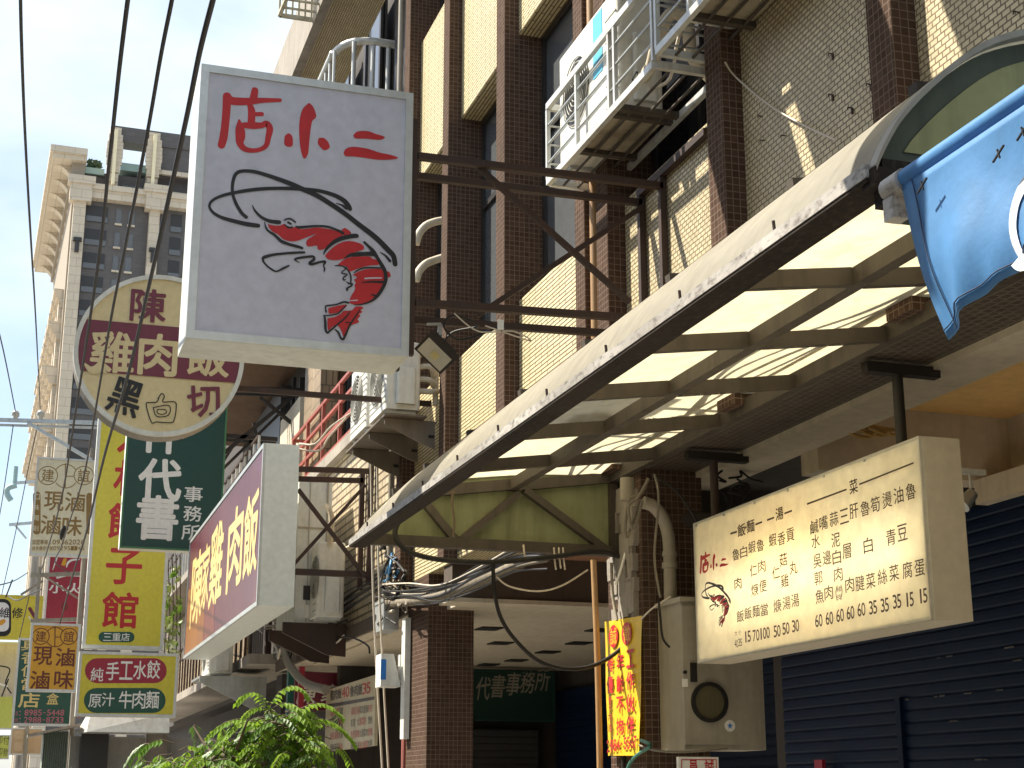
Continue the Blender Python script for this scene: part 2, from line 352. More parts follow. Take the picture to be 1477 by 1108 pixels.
def cabinet_sign(name, label, cat, fc, w, h, d, face_mat, frame_mat, side_mat, fw=0.05, names=None, group=None, rim=0.012, hollow=False):
    """fc: Face whose O is the lower-left corner of the front; builds body, face panel, mitred frame and the lettering"""
    t = thing(name, label, cat, fc.P(w/2, 0, -d/2), group)
    mb = MB(); c = [fc.P(0, 0, -0.02), fc.P(w, 0, -0.02), fc.P(w, 0, -d), fc.P(0, 0, -d)]; H = fc.u*h
    if hollow:      # an open-fronted box round its lamp
        k = 0.008
        for (a0, b0, a1, b1) in ((0, 0, w, k), (0, h-k, w, h), (0, k, k, h-k), (w-k, k, w, h-k)): mb.hexa([fc.P(a0, b0, -0.02), fc.P(a1, b0, -0.02), fc.P(a1, b0, -d), fc.P(a0, b0, -d), fc.P(a0, b1, -0.02), fc.P(a1, b1, -0.02), fc.P(a1, b1, -d), fc.P(a0, b1, -d)])
        mb.hexa([fc.P(k, k, -d+k), fc.P(w-k, k, -d+k), fc.P(w-k, k, -d), fc.P(k, k, -d), fc.P(k, h-k, -d+k), fc.P(w-k, h-k, -d+k), fc.P(w-k, h-k, -d), fc.P(k, h-k, -d)])
    else: mb.hexa(c + [p+H for p in c])
    mb.build('cabinet', side_mat, t)
    mb = MB(); q = [(fw, fw), (w-fw, fw), (w-fw, h-fw), (fw, h-fw)]
    mb.prism([fc.P(a, b, 0) for a, b in q], fc.n*-0.016); mb.build('face_panel', face_mat, t)
    mb = MB(); o = [(0, 0), (w, 0), (w, h), (0, h)]
    for i in range(4):
        j = (i+1) % 4
        mb.prism([fc.P(*o[i], 0), fc.P(*o[j], 0), fc.P(*q[j], 0), fc.P(*q[i], 0)], fc.n*rim)
        mb.prism([fc.P(*o[i], -0.0), fc.P(*o[j], -0.0), fc.P(*q[j], -0.0), fc.P(*q[i], -0.0)], fc.n*-0.02)
    mb.build('frame', frame_mat, t); fc.done(t, names or {}); return t
def corner_face(y, tl, bl, tr, br):
    """upright face looking at -y, fitted to four pixel corners"""
    a = [Yp(*p, y) for p in (tl, bl, tr, br)]
    x0 = (a[0].x+a[1].x)/2; x1 = (a[2].x+a[3].x)/2; z0 = (a[1].z+a[3].z)/2; z1 = (a[0].z+a[2].z)/2
    return Face((x0, y, z0), (1, 0, 0), (0, 0, 1)), x1-x0, z1-z0
# ================================================================ the setting
mb = MB(); mb.box((-400, -60, -0.3), (400, 900, 0)); struct('ground', mb, M_pave)
mb = MB(); mb.box((-6.5, -40, 0.0), (2.2, 300, 0.004)); struct('road', mb, M_asph)
mb = MB(); mb.box((2.2, -40, 0.0), (3.0, 300, 0.12)); struct('kerb', mb, M_conc)
mb = MB(); mb.box((3.0, -40, 0.004), (12.0, 300, 0.124)); struct('pavement', mb, M_pave)
mb = MB()
for i in range(20): mb.box((1.75, -20+i*8, 0.004), (1.87, -20+i*8+8, 0.008))
struct('road_marking', mb, plain('road_paint', (0.7, 0.68, 0.6), 0.6, dirt=(0.2, 0.2, 0.2), amt=0.6))

# ---------------------------------------------------------------- tiled apartment building
XS, XC = 4.0, 3.86            # spandrel plane, pilaster front plane
def yc(u, x=XC): return Xp(u, 500, x).y
PIL = [yc(u) for u in (583, 643, 727, 845, 879, 1055, 1319)] + [3.9, 1.8]
Z1, Z2, Z3, Z4, ZT = 3.78, 5.79, 8.38, 10.1, 12.1
BA = thing('apartment_building', 'brown and beige tiled apartment building with pilasters above the long canopy', 'building', (5, 9, 0))
wd = [0.24, 0.22, 0.24, 0.2, 0.22, 0.22, 0.22, 0.22, 0.22]
for i, y in enumerate(PIL):
    mb = MB(); mb.box((XC, y, Z1+0.004 if i else Z1), (4.62, y+wd[i], 17)); mb.build('pilaster', M_brown, BA)
def bays():
    ys = sorted(PIL); k = {y: wd[i] for i, y in enumerate(PIL)}
    for a, b in zip(ys[:-1], ys[1:]): yield a + k[a], b
for a, b in bays():
    narrow = (b-a) < 0.6
    sp = M_lap if a > 8.0 else M_beige
    solid = 5.5 < a < 7.5
    mb = MB(); mb.box((XS, a, Z1), (4.5, b, Z3-0.01 if solid else Z2)); mb.build('spandrel', sp, BA)
    mb = MB(); mb.box((XS, a, Z3), (4.5, b, Z4)); mb.build('spandrel', M_lap if a > 8 else M_beige, BA)
    mb = MB(); mb.box((XS, a, ZT), (4.5, b, 14.0)); mb.build('spandrel', M_beige, BA)
    for z0, z1 in ((Z2, Z3), (Z4, ZT)):
        if solid and z0 == Z2: continue
        if narrow:
            mb = MB(); mb.box((4.12, a, z0), (4.5, b, z1)); mb.build('wall_panel', M_brown, BA); continue
        mb = MB(); x0, x1 = 4.22, 4.29; n = 2
        mb.box((x0, a, z0), (x1, a+0.06, z1)); mb.box((x0, b-0.06, z0), (x1, b, z1)); mb.box((x0, a+0.06, z0), (x1, b-0.06, z0+0.06)); mb.box((x0, a+0.06, z1-0.06), (x1, b-0.06, z1))
        mid = z0+0.62*(z1-z0); mb.box((x0, a+0.06, mid-0.03), (x1, b-0.06, mid+0.03))
        yy = (a+b)/2; mb.box((x0, yy-0.03, z0+0.06), (x1, yy+0.03, mid-0.03)); mb.box((x0, yy-0.03, mid+0.03), (x1, yy+0.03, z1-0.06))
        wn = mb.build('window', M_frame, BA)
        mb = MB(); mb.box((4.25, a+0.05, z0+0.05), (4.26, b-0.05, z1-0.05)); mb.build('pane', M_curt if a > 9 else M_pane, wn)
        if 10 < a < 11.6 and z0 < 6: mb = MB(); mb.box((4.20, a+0.1, z0+0.06), (4.218, a+0.75, z1-0.06)); mb.build('board', plain('tan_board', (0.50, 0.40, 0.27), 0.6, dirt=(0.3, 0.22, 0.14), amt=0.4), wn)
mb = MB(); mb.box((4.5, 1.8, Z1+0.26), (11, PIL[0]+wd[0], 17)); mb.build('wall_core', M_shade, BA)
for a, b in ((3.2, 4.9), (5.25, 6.5), (6.75, 7.9), (8.02, 8.75)):   # unseen visors added to shade the wall below; gaps leave lit patches
    mb = MB(); mb.hexa([(2.15, a, 7.22), (2.15, b, 7.22), (3.98, b, 7.5), (3.98, a, 7.5), (2.15, a, 7.235), (2.15, b, 7.235), (3.98, b, 7.515), (3.98, a, 7.515)]); mb.build('shade_visor', M_galv, BA)
# arcade
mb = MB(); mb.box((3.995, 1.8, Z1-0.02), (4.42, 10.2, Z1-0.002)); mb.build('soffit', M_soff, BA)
mb = MB(); mb.box((4.42, 1.8, Z1-0.06), (4.76, 10.2, 4.3)); mb.build('beam', M_ceil, BA)
mb = MB(); mb.box((4.76, 1.8, 4.02), (6.5, 8.4, 4.1)); mb.build('ceiling', M_orange, BA)
mb = MB(); mb.box((4.76, 8.4, 3.58), (6.5, 8.62, 4.2)); mb.build('beam', M_ceil, BA)
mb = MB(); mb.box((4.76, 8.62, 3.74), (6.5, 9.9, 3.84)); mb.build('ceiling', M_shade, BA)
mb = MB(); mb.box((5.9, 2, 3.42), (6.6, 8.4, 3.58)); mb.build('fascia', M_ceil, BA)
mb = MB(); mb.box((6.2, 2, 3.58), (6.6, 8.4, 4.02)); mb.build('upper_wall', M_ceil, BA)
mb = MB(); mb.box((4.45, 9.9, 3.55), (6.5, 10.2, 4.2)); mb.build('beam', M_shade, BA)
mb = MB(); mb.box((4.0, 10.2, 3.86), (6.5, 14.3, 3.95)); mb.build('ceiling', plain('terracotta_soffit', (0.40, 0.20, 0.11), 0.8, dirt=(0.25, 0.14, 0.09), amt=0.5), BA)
mb = MB(); mb.box((4.02, 14.3, 3.44), (6.8, 14.6, 3.95)); mb.build('beam', M_bare, BA)
mb = MB(); mb.box((3.98, 14.27, 3.40), (6.8, 14.63, 3.44)); mb.build('moulding', M_ceil, BA)
mb = MB(); mb.box((4.2, 14.6, 3.42), (8.0, 22.4, 3.5)); cl = mb.build('ceiling', M_ceil, BA)
for u, v in ((705, 906), (722, 927), (835, 927), (790, 940), (745, 952), (705, 958), (865, 908)):
    p = Zp(u, v, 3.42); mb = MB()
    mb.box((p.x-0.13, p.y-0.16, 3.405), (p.x+0.13, p.y+0.16, 3.424)); mb.build('light_slot', M_black, cl)
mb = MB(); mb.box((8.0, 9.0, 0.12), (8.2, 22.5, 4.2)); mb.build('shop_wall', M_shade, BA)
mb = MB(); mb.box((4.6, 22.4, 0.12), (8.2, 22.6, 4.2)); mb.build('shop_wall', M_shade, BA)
mb = MB(); mb.box((4.0, 15.12, 0.12), (Yp(683, 950, 15.12).x, 15.95, Z1)); mb.build('pillar', M_brown, BA)
mb = MB(); mb.box((4.0, 9.5, 0.12), (4.46, 10.12, Z1-0.02)); mb.build('pillar', M_brown, BA)
mb = MB()
for k in range(60):   # broken plaster strip on the pillar, bare concrete lumps
    y = random.uniform(9.58, 9.98); z = random.uniform(2.72, 3.6); r = random.uniform(0.03, 0.07)
    mb.box((3.975-random.uniform(0, 0.02), y-r, z-r), (4.0, y+r, z+r*1.3))
mb.build('bare_patch', M_conc, BA)
mb = MB(); mb.box((6.05, 11.35, 0.12), (6.3, 11.6, 3.9)); mb.box((6.05, 1.9, 3.34), (6.3, 11.35, 3.42)); mb.build('shutter_frame', M_shade, BA)
def shutter(x, y0, y1, z0, z1, mat, parent, step=0.085, name='roller_shutter', facex=True):
    mb = MB(); z = z0; pts = []
    while z < z1:
        pts += [(0.0, z), (0.008, z+step*0.12), (0.010, z+step*0.5), (0.008, z+step*0.80), (0.0, z+step*0.9), (-0.002, z+step*0.97)]; z += step
    vs = []; fs = []
    for i, (o, zz) in enumerate(pts):
        vs += [(x-o, y0, zz), (x-o, y1, zz)] if facex else [(y0, x-o, zz), (y1, x-o, zz)]
        if i: fs.append((2*i-2, 2*i-1, 2*i+1, 2*i))
    mb.add(vs, fs); mb.box((x+0.02, y0, z0), (x+0.05, y1, z1)) if facex else mb.box((y0, x+0.02, z0), (y1, x+0.05, z1))
    o = mb.build(name, mat, parent, recalc=False); return o
sh = shutter(6.0, 1.9, 11.35, 0.13, 3.4, M_shut, BA)
for m in [sh.data]: m.flip_normals()
mb = MB()
for k in range(46):
    zi = 0.13+0.085*random.choice(range(16, 28))+0.075; y = random.gauss(8.3, 0.7); l_ = random.uniform(0.02, 0.10)
    mb.box((5.989, y, zi-0.012), (5.993, y+l_, zi-0.006+random.uniform(0, 0.004)))
mb.build('paint_chips', plain('pale_paint_chips', (0.12, 0.115, 0.11), 0.7), sh)
mb = MB(); mb.box((5.965, 9.57, 0.13), (6.0, 9.63, 2.25)); mb.build('shutter_post', M_shut, sh)
s2 = shutter(7.9, 10.3, 22.2, 0.13, 3.0, M_shut, BA, 0.11)
s3 = shutter(22.2, 5.6, 7.6, 0.13, 2.45, M_shutg, BA, 0.10, facex=False)
p = Xp(578, 60, 3.84); mb = MB(); mb.tube([(3.84, p.y, Z1), (3.84, p.y, 14)], 0.035, 10); mb.build('downpipe', M_pvc, BA)
mb = MB(); p = Xp(858, 400, 3.9); mb.tube([(3.90, p.y, Z1), (3.90, p.y, 12)], 0.035, 10); mb.build('downpipe', M_bamb, BA)
mb = MB(); mb.tube([(3.93, p.y-0.12, Z1), (3.93, p.y-0.13, 5.2), (3.92, p.y-0.1, 12)], 0.012, 6); mb.tube([(3.93, p.y+0.14, Z1), (3.93, p.y+0.12, 12)], 0.012, 6); mb.build('conduit', M_wireg, BA)
# rusty hooks left in the brickwork
for u, v in ((1100, 168), (1103, 203), (1133, 196), (1202, 78), (1202, 137), (1230, 156), (1257, 122), (955, 365), (1470, 18)):
    p = Xp(u, v, XS); mb = MB(); mb.tube([(XS, p.y, p.z), (XS-0.03, p.y, p.z), (XS-0.032, p.y, p.z-0.014)], 0.004, 6)
    if u in (1202, 1230, 1257): mb.box((XS-0.010, p.y-0.006, p.z-0.035), (XS, p.y+0.006, p.z))
    mb.build('wall_hook', M_rust, BA)
# railing of the balcony at the corner (curved handrail), seen above the big sign
p0 = Xp(535, 68, 3.95); rl = MB(); zr = Xp(560, 72, 3.9).z
pts = [(3.35, 22.0, 10.9), (3.35, 18.3, 10.9), (3.37, 17.9, 10.92), (3.5, 17.62, 10.94), (3.75, 17.5, 10.95), (4.1, 17.5, 10.95)]
rl.tube(smooth(pts, 4), 0.05, 10); 
rl.tube([(3.35, 22, 10.0), (3.35, 17.7, 10.0), (4.1, 17.5, 10.0)], 0.03, 8)
yb = 17.8
for k in range(16): rl.tube([(3.35, yb+0.28*k, 10.02), (3.35, yb+0.28*k, 10.9)], 0.022, 6)
for x in (3.55, 3.8, 4.0): rl.tube([(x, 17.53, 10.02), (x, 17.52, 10.92)], 0.03, 6)

# ---------------------------------------------------------------- building beyond (ridged tile, red balcony rail)
BB = thing('balcony_building', 'tan tiled building with a red balcony railing beyond the brown pilasters', 'building', (6, 20, 0))
rl.build('handrail', M_rail, BB)
YB0, YB1 = 16.45, 24.5
mb = MB(); mb.box((4.02, YB0+0.2, 3.62), (4.3, YB1, 5.95)); mb.build('wall', M_lap2, BB)
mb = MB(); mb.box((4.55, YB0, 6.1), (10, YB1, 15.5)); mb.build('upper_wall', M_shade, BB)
mb = MB(); mb.box((3.9, YB0+0.2, 5.95), (4.6, YB1, 6.1)); mb.build('balcony_slab', M_conc, BB)
zs = 11.8
mb = MB(); mb.prism([(3.35, 15.6, zs), (3.35, 30, zs), (4.03, 30, zs), (4.03, 15.6, zs)], (0, 0, 0.02)); mb.build('soffit', M_beige, BB)
mb = MB(); mb.box((3.22, 15.6, zs-0.05), (3.35, 30, zs+0.9)); mb.build('parapet', M_conc, BB)
mb = MB(); mb.box((4.03, 16.45, 9.6), (4.5, 17.3, 15)); mb.build('window_jamb', M_frame, BB)
for k in range(3):
    y0 = 17.4+k*2.2
    mb = MB(); x = 4.35; mb.box((x, y0, 9.7), (x+0.1, y0+0.09, 13)); mb.box((x, y0+1.0, 9.7), (x+0.1, y0+1.09, 13)); mb.box((x, y0, 11.2), (x+0.1, y0+1.09, 11.3)); wn = mb.build('window', M_frame, BB)
    mb = MB(); mb.box((x+0.04, y0, 9.7), (x+0.06, y0+1.05, 13)); mb.build('pane', M_curt, wn)
pc = Xp(461, 600, 4.02); pe = Yp(485, 600, pc.y)
mb = MB(); mb.box((4.02, pc.y, 6.1), (pe.x, pc.y+0.7, 9.0)); mb.build('pier', M_vtile, BB)
mb = MB(); mb.box((4.3, pc.y+0.75, 6.1), (4.56, YB1, 9.0)); mb.build('pier', M_vtile, BB)
for k in range(3):
    y0 = 17.2+k*1.5; mb = MB(); x = 4.4
    mb.box((x, y0, 6.1), (x+0.1, y0+0.1, 8.6)); mb.box((x, y0+1.2, 6.1), (x+0.1, y0+1.3, 8.6)); mb.box((x, y0, 8.5), (x+0.1, y0+1.3, 8.6)); wn = mb.build('window', M_frame, BB)
    mb = MB(); mb.box((x+0.04, y0, 6.1), (x+0.06, y0+1.3, 8.5)); mb.build('pane', M_pane, wn)
mb = MB()
for z in (6.14, 6.42, 6.70, 6.98): mb.bar((3.95, 16.7, z), (3.95, 23.4, z), 0.045)
for k in range(6): mb.bar((3.95, 17.3+k*1.2, 6.1), (3.95, 17.3+k*1.2, 7.0), 0.05)
mb.bar((3.95, 23.4, 6.14), (4.4, 23.4, 6.14), 0.05); mb.bar((3.95, 23.4, 6.98), (4.4, 23.4, 6.98), 0.05)
mb.build('railing', M_redp, BB)
mb = MB(); mb.box((4.02, 16.0, 3.45), (6.8, YB1, 3.6)); mb.build('ceiling', M_ceil, BB)
mb = MB(); mb.box((3.99, 16.0, 3.46), (4.16, YB1, 3.62)); mb.build('beam', M_bare, BB)
mb = MB(); mb.box((3.93, 20.8, 3.66), (4.0, 24.4, 4.75)); gw = mb.build('window', M_frame, BB)
mb = MB()
for k in range(9): mb.bar((3.915, 20.85, 3.74+k*0.12), (3.915, 24.35, 3.74+k*0.12), 0.016)
mb.build('grille', M_galv, gw)
mb = MB(); mb.box((8.2, 22.7, 0.12), (8.4, YB1, 3.6)); mb.build('shop_wall', M_shade, BB)
mb = MB(); mb.box((4.02, YB1-0.5, 0.12), (4.5, YB1, 3.4)); mb.build('pillar', M_shade, BB)
p = Yp(412, 1000, 22.0)
mb = MB(); mb.box((3.98, 23.2, 0.12), (4.12, 23.34, 3.4)); mb.build('pillar', plain('teal_post_paint', (0.02, 0.14, 0.11), 0.5), BB)
mb = MB(); mb.box((4.02, 22.5, 0.12), (4.10, 22.6, 3.4)); mb.build('pillar', P_crim, BB)
mb = MB(); mb.box((4.0, 16.05, 0.12), (4.10, 16.15, 3.4)); mb.build('pillar', M_redp, BB)
# ---------------------------------------------------------------- dark building further along
BC = thing('old_shophouse', 'dark shophouse with open balconies behind the hanging shop signs', 'building', (6, 32, 0))
mb = MB(); mb.box((4.6, 24.6, 3.5), (11, 52, 11.5)); mb.build('wall', M_shade, BC)
mb = MB(); mb.box((5.0, 24.6, 0.12), (11, 52, 3.5)); mb.build('ground_floor_wall', M_shade, BC)
mb = MB(); mb.box((3.5, 24.7, 9.2), (4.6, 34, 9.45)); mb.build('roof_edge', plain('rusty_roof_underside', (0.16, 0.10, 0.06), 0.8, dirt=(0.10, 0.04, 0.02), amt=0.7), BC)
for z in (3.6, 6.3): 
    mb = MB(); mb.box((3.6, 24.7, z), (4.6, 46, z+0.16)); mb.build('balcony_slab', M_conc, BC)
mb = MB(); mb.box((4.35, 25.2, 6.5), (4.61, 27.2, 8.2)); mb.build('wall_panel', M_ceil, BC)
mb = MB(); mb.box((4.40, 27.6, 6.9), (4.61, 30.8, 9.0)); mb.build('wall_panel', M_frame, BC)
mb = MB()
for z in (4.5, 4.75, 7.1, 7.35): mb.bar((3.62, 24.8, z), (3.62, 46, z), 0.05)
for k in range(40): mb.bar((3.62, 24.8+k*0.53, 3.76), (3.62, 24.8+k*0.53, 4.75), 0.035); 
for k in range(40): mb.bar((3.62, 24.8+k*0.53, 6.46), (3.62, 24.8+k*0.53, 7.35), 0.035, mat=M_rail)
mb.build('railing', M_rust, BC)
mb = MB()
for k in range(60): mb.box((4.3, 30+k*0.27, 3.8), (4.34, 30+k*0.27+0.2, 6.2))
mb.build('louvre_screen', M_vtile, BC)
# ---------------------------------------------------------------- low shed with awning at the end of the row
BD = thing('corner_shop', 'low shop with a pale concrete awning and pale green corrugated side at the far end', 'building', (3, 40, 0))
YD = 33.0
def dx(u, v, y=YD): return Yp(u, v, y)
a = dx(105, 1045); b = dx(212, 1037); c = dx(212, 1052); e = dx(200, 1108)
mb = MB(); mb.box((a.x, YD+0.6, 0.12), (7, YD+8, 2.75)); mb.build('wall', plain('pale_plaster', (0.42, 0.40, 0.37), 0.8, dirt=(0.2, 0.18, 0.16), amt=0.5), BD)
zt = dx(160, 1036).z; zb = dx(160, 1058).z
mb = MB(); mb.hexa([(a.x+0.25, YD-0.7, zb), (b.x+0.4, YD-0.7, zb), (b.x+0.4, YD+0.6, zb), (a.x+0.1, YD+0.6, zb), (a.x+0.3, YD-0.5, zt+0.02), (b.x+0.4, YD-0.5, zt+0.1), (b.x+0.4, YD+0.6, zt+0.1), (a.x+0.3, YD+0.6, zt+0.1)]); mb.build('awning', M_white, BD)
mb = MB(); mb.box((a.x+0.2, YD+0.3, 0.12), (a.x+0.75, YD+0.62, zb)); mb.build('door', M_frame, BD)
mb = MB(); mb.box((b.x+0.05, YD+0.1, 0.12), (b.x+0.45, YD+0.62, zb)); mb.build('pillar', M_conc, BD)
mb = MB(); q0 = dx(62, 1062); q1 = dx(100, 1055)
for k in range(12):
    x0 = q0.x+(q1.x-q0.x)*k/12; x1 = q0.x+(q1.x-q0.x)*(k+1)/12; mb.prism([(x0, YD+0.2, 0.12), ((x0+x1)/2, YD+0.13, 0.12), (x1, YD+0.2, 0.12), (x1, YD+0.5, 0.12), (x0, YD+0.5, 0.12)], (0, 0, q1.z-0.12))
mb.build('corrugated_side', plain('pale_green_sheet', (0.36, 0.42, 0.36), 0.5, 0.1, (0.2, 0.2, 0.16), 0.5), BD)
mb = MB(); mb.hexa([(q0.x-0.3, YD-0.3, q0.z-0.02), (q1.x+0.2, YD-0.3, q1.z+0.1), (q1.x+0.2, YD+0.8, q1.z+0.1), (q0.x-0.3, YD+0.8, q0.z-0.02), (q0.x-0.3, YD-0.3, q0.z+0.03), (q1.x+0.2, YD-0.3, q1.z+0.15), (q1.x+0.2, YD+0.8, q1.z+0.15), (q0.x-0.3, YD+0.8, q0.z+0.03)]); mb.build('roof_sheet', M_rimm, BD)
mb = MB(); mb.tube([(q1.x+0.1, YD-0.72, zt), (a.x+0.5, YD-0.72, zt+0.28), (b.x, YD-0.72, zt+0.3)], 0.06, 8); mb.build('roof_edge', P_crim, BD)
mb = MB(); mb.tube([(q0.x+0.3, YD-0.2, 2.0), (q1.x+0.1, YD-0.25, 2.08)], 0.03, 8); mb.build('rail', M_rail, BD)

# ---------------------------------------------------------------- distant residential tower
TW = thing('apartment_tower', 'tall cream and grey apartment tower with a wide bracketed cornice against the sky', 'tower', (3, 185, 0))
YT = 185.0
def T(u, v): return Yp(u, v, YT)
xL = T(108, 300).x; xR = T(330, 300).x; zC = T(180, 285).z; zE = T(72, 217).z
def pxw(a): return a/11.75   # pixels to metres at the tower
mb = MB(); mb.box((xL+1.0, YT, 0), (xR, YT+40, zC)); mb.build('wall', M_greyt, TW)
def pilx(u): return T(u, 330).x
for u, w_ in ((112, 17), (221, 15), (318, 15)):
    x = pilx(u)-pxw(w_)/2; mb = MB(); mb.box((x, YT-1.0, 0), (x+pxw(w_), YT+0.4, zC)); mb.build('pilaster', M_stone, TW)
    mb = MB(); mb.box((x-0.6, YT-1.6, zC-1.6), (x+pxw(w_)+0.6, YT-0.1, zC+0.6)); mb.box((x-0.9, YT-1.9, zC+0.6), (x+pxw(w_)+0.9, YT-0.1, zC+1.6)); mb.build('capital', M_stone, TW)
mb = MB(); mb.box((xL+0.5, YT-1.2, zC-0.9), (xR, YT+1, zC+0.2)); mb.box((xL+0.5, YT-1.5, zC+0.2), (xR, YT+1, zC+0.9)); mb.build('cornice', M_stone, TW)
# rows of openings on the front
nrow = 18
for k in range(nrow):
    zc_ = zC-2.6-k*3.08
    for u0, u1, hh, kind in ((123, 154, 2.1, 0), (166, 174, 1.9, 1), (184, 193, 1.9, 1), (246, 262, 2.4, 0), (268, 300, 2.1, 0)):
        x0 = T(u0, 330).x; x1 = T(u1, 330).x
        mb = MB(); mb.box((x0, YT-0.08, zc_-hh/2), (x1, YT+0.02, zc_+hh/2)); o = mb.build('window', M_frame if kind == 0 else M_curt, TW)
        if kind == 0:
            mb = MB(); mb.box((x0, YT-0.2, zc_-hh/2), (x1, YT-0.09, zc_-hh/2+0.7)); mb.build('balustrade', M_curt, o)
        else:
            mb = MB(); mb.box((x0-0.1, YT-0.25, zc_-hh/2-0.25), (x1+0.1, YT-0.09, zc_-hh/2)); mb.build('sill', M_stone, o)
# crown: recessed top storeys and open frame
zP = T(200, 190).z; x160 = T(160, 240).x
mb = MB(); mb.box((T(122, 270).x, YT+1.5, zC), (xR, YT+30, T(140, 242).z)); mb.build('penthouse_wall', M_greyt, TW)
mb = MB(); mb.box((T(170, 250).x, YT+4, zC), (xR, YT+25, T(200, 230).z)); mb.build('penthouse_wall', M_greyt, TW)
mb = MB(); mb.box((T(178, 262).x, YT+1.3, zC+1.0), (T(210, 262).x, YT+1.5, T(190, 262).z)); mb.build('window', M_pane, TW)
mb = MB(); mb.box((T(175, 240).x, YT+1.0, T(190, 242).z), (T(214, 240).x, YT+4, T(190, 231).z)); mb.build('glass_parapet', plain('greenish_glass', (0.30, 0.42, 0.38), 0.2), TW)
mb = MB(); mb.box((T(124, 240).x, YT+1.0, T(140, 247).z), (T(152, 240).x, YT+3, T(140, 238).z)); mb.build('glass_parapet', MATS['greenish_glass'], TW)
for u in (164, 221):
    x = T(u, 230).x; mb = MB(); mb.box((x-pxw(8), YT-0.6, zC), (x+pxw(8), YT+2, zP)); mb.build('crown_pier', M_stone, TW)
    mb = MB()
    for dz, w_ in ((0, 9), (1.0, 11), (2.0, 12), (3.0, 11.5), (4, 10), (-1.2, 7)): mb.box((x-pxw(w_), YT-1.0-0.05*dz, zP-6.2+dz), (x+pxw(w_), YT-0.6, zP-5.2+dz))
    mb.box((x-pxw(2.4), YT-1.5, zP-8), (x+pxw(2.4), YT-1.0, zP-0.6), P_crm2); mb.build('ornament', M_stone, TW)
mb = MB(); mb.box((T(160, 200).x, YT-0.2, zP-1.6), (xR, YT+2.4, zP+0.4)); mb.box((T(228, 230).x, YT, T(240, 246).z), (xR, YT+2, zP-1.6)); mb.build('crown_beam', M_greyt, TW)
mb = MB(); mb.box((T(228, 230).x, YT-0.4, T(240, 246).z-0.6), (xR, YT, T(240, 246).z)); mb.box((T(228, 230).x, YT-0.4, T(240, 276).z-0.5), (xR, YT, T(240, 276).z)); mb.build('ledge', M_stone, TW)
# cornice on the street side: deep eave on curved brackets
xe = T(72, 217).x; xi = T(112, 240).x
mb = MB(); mb.box((xe, YT-2.0, zE-0.9), (T(125, 225).x, YT+44, zE)); mb.box((xe+0.35, YT-1.6, zE-1.5), (T(125, 225).x, YT+44, zE-0.9)); mb.build('eave', M_stone, TW)
mb = MB(); mb.box((T(112, 250).x-0.8, YT-0.6, zC+1.6), (T(122, 250).x, YT+42, zE-1.5)); mb.build('frieze', plain('shaded_side_stone', (0.30, 0.25, 0.19), 0.7), TW)  # darker stone: shade between the brackets is put into the colour
for k in range(9):
    y = YT+0.6+k*5.0; pts = []; zb0 = zC-0.5
    for j in range(9):
        t = j/8*math.pi/2; pts.append((xe+0.7+(xi-xe-0.7)*math.sin(t), y, zE-1.5-(zE-1.5-zb0)*(1-math.cos(t))))
    poly = pts + [(xi, y, zE-1.5)]
    inner = [(p[0]+0.55, p[1], p[2]+0.0) for p in pts[1:]]
    mb = MB(); mb.prism(pts + [(p[0]+1.6*(1-i/10), p[1], p[2]+0.5) for i, p in reversed(list(enumerate(pts)))], (0, 1.5, 0)); mb.build('bracket', M_stone, TW)
mb = MB(); mb.box((xL-0.4, YT+0.4, 0), (xL+1.0, YT+40, zC+1.6)); mb.build('side_wall', MATS['shaded_side_stone'], TW)
# balcony stacks with mouldings down the street side
for k in range(7):
    y = YT+2+k*5.4
    for r_, zz in enumerate((T(70, 408).z, T(62, 455).z, T(60, 520).z, T(60, 590).z)):
        mb = MB(); o = 1.6+r_*0.35
        for q in range(4): mb.box((xL-o+q*0.33, y, zz-0.55*(q+1)), (xL, y+3.6, zz-0.55*q))
        mb.build('balcony', M_stone, TW)
    mb = MB(); mb.box((xL-0.9, y+0.6, 0), (xL-0.4, y+2.8, T(60, 410).z)); mb.build('bay_pier', M_stone, TW)
mb = MB()
for k in range(60):
    x = T(127+random.random()*20, 240).x; z = T(135, 238).z+random.random()*1.3; y = YT+1.5+random.random(); r_ = random.uniform(0.2, 0.5)
    a_ = random.random()*6; mb.add([(x+r_*math.cos(a_), y-r_*0.4, z+r_*math.sin(a_)), (x+r_*math.cos(a_+2), y, z+r_*math.sin(a_+2)), (x+r_*math.cos(a_+4), y+r_*0.4, z+r_*math.sin(a_+4))], [(0, 1, 2)])
mb.build('roof_shrubs', plain('dark_leaf', (0.03, 0.06, 0.02), 0.6), TW)
for u, v in ((110, 358), (219, 372)):
    p = T(u, v); mb = MB(); mb.box((p.x-0.25, YT-1.5, p.z-0.9), (p.x+0.25, YT-1.0, p.z+0.9)); mb.box((p.x-0.5, YT-1.6, p.z+0.5), (p.x+0.5, YT-1.0, p.z+0.9)); mb.build('wall_lamp', M_frame, TW)
# turn the tower slightly about its own corner so that its front recedes as in the photograph
TW.rotation_euler = (0, 0, math.radians(1.6))
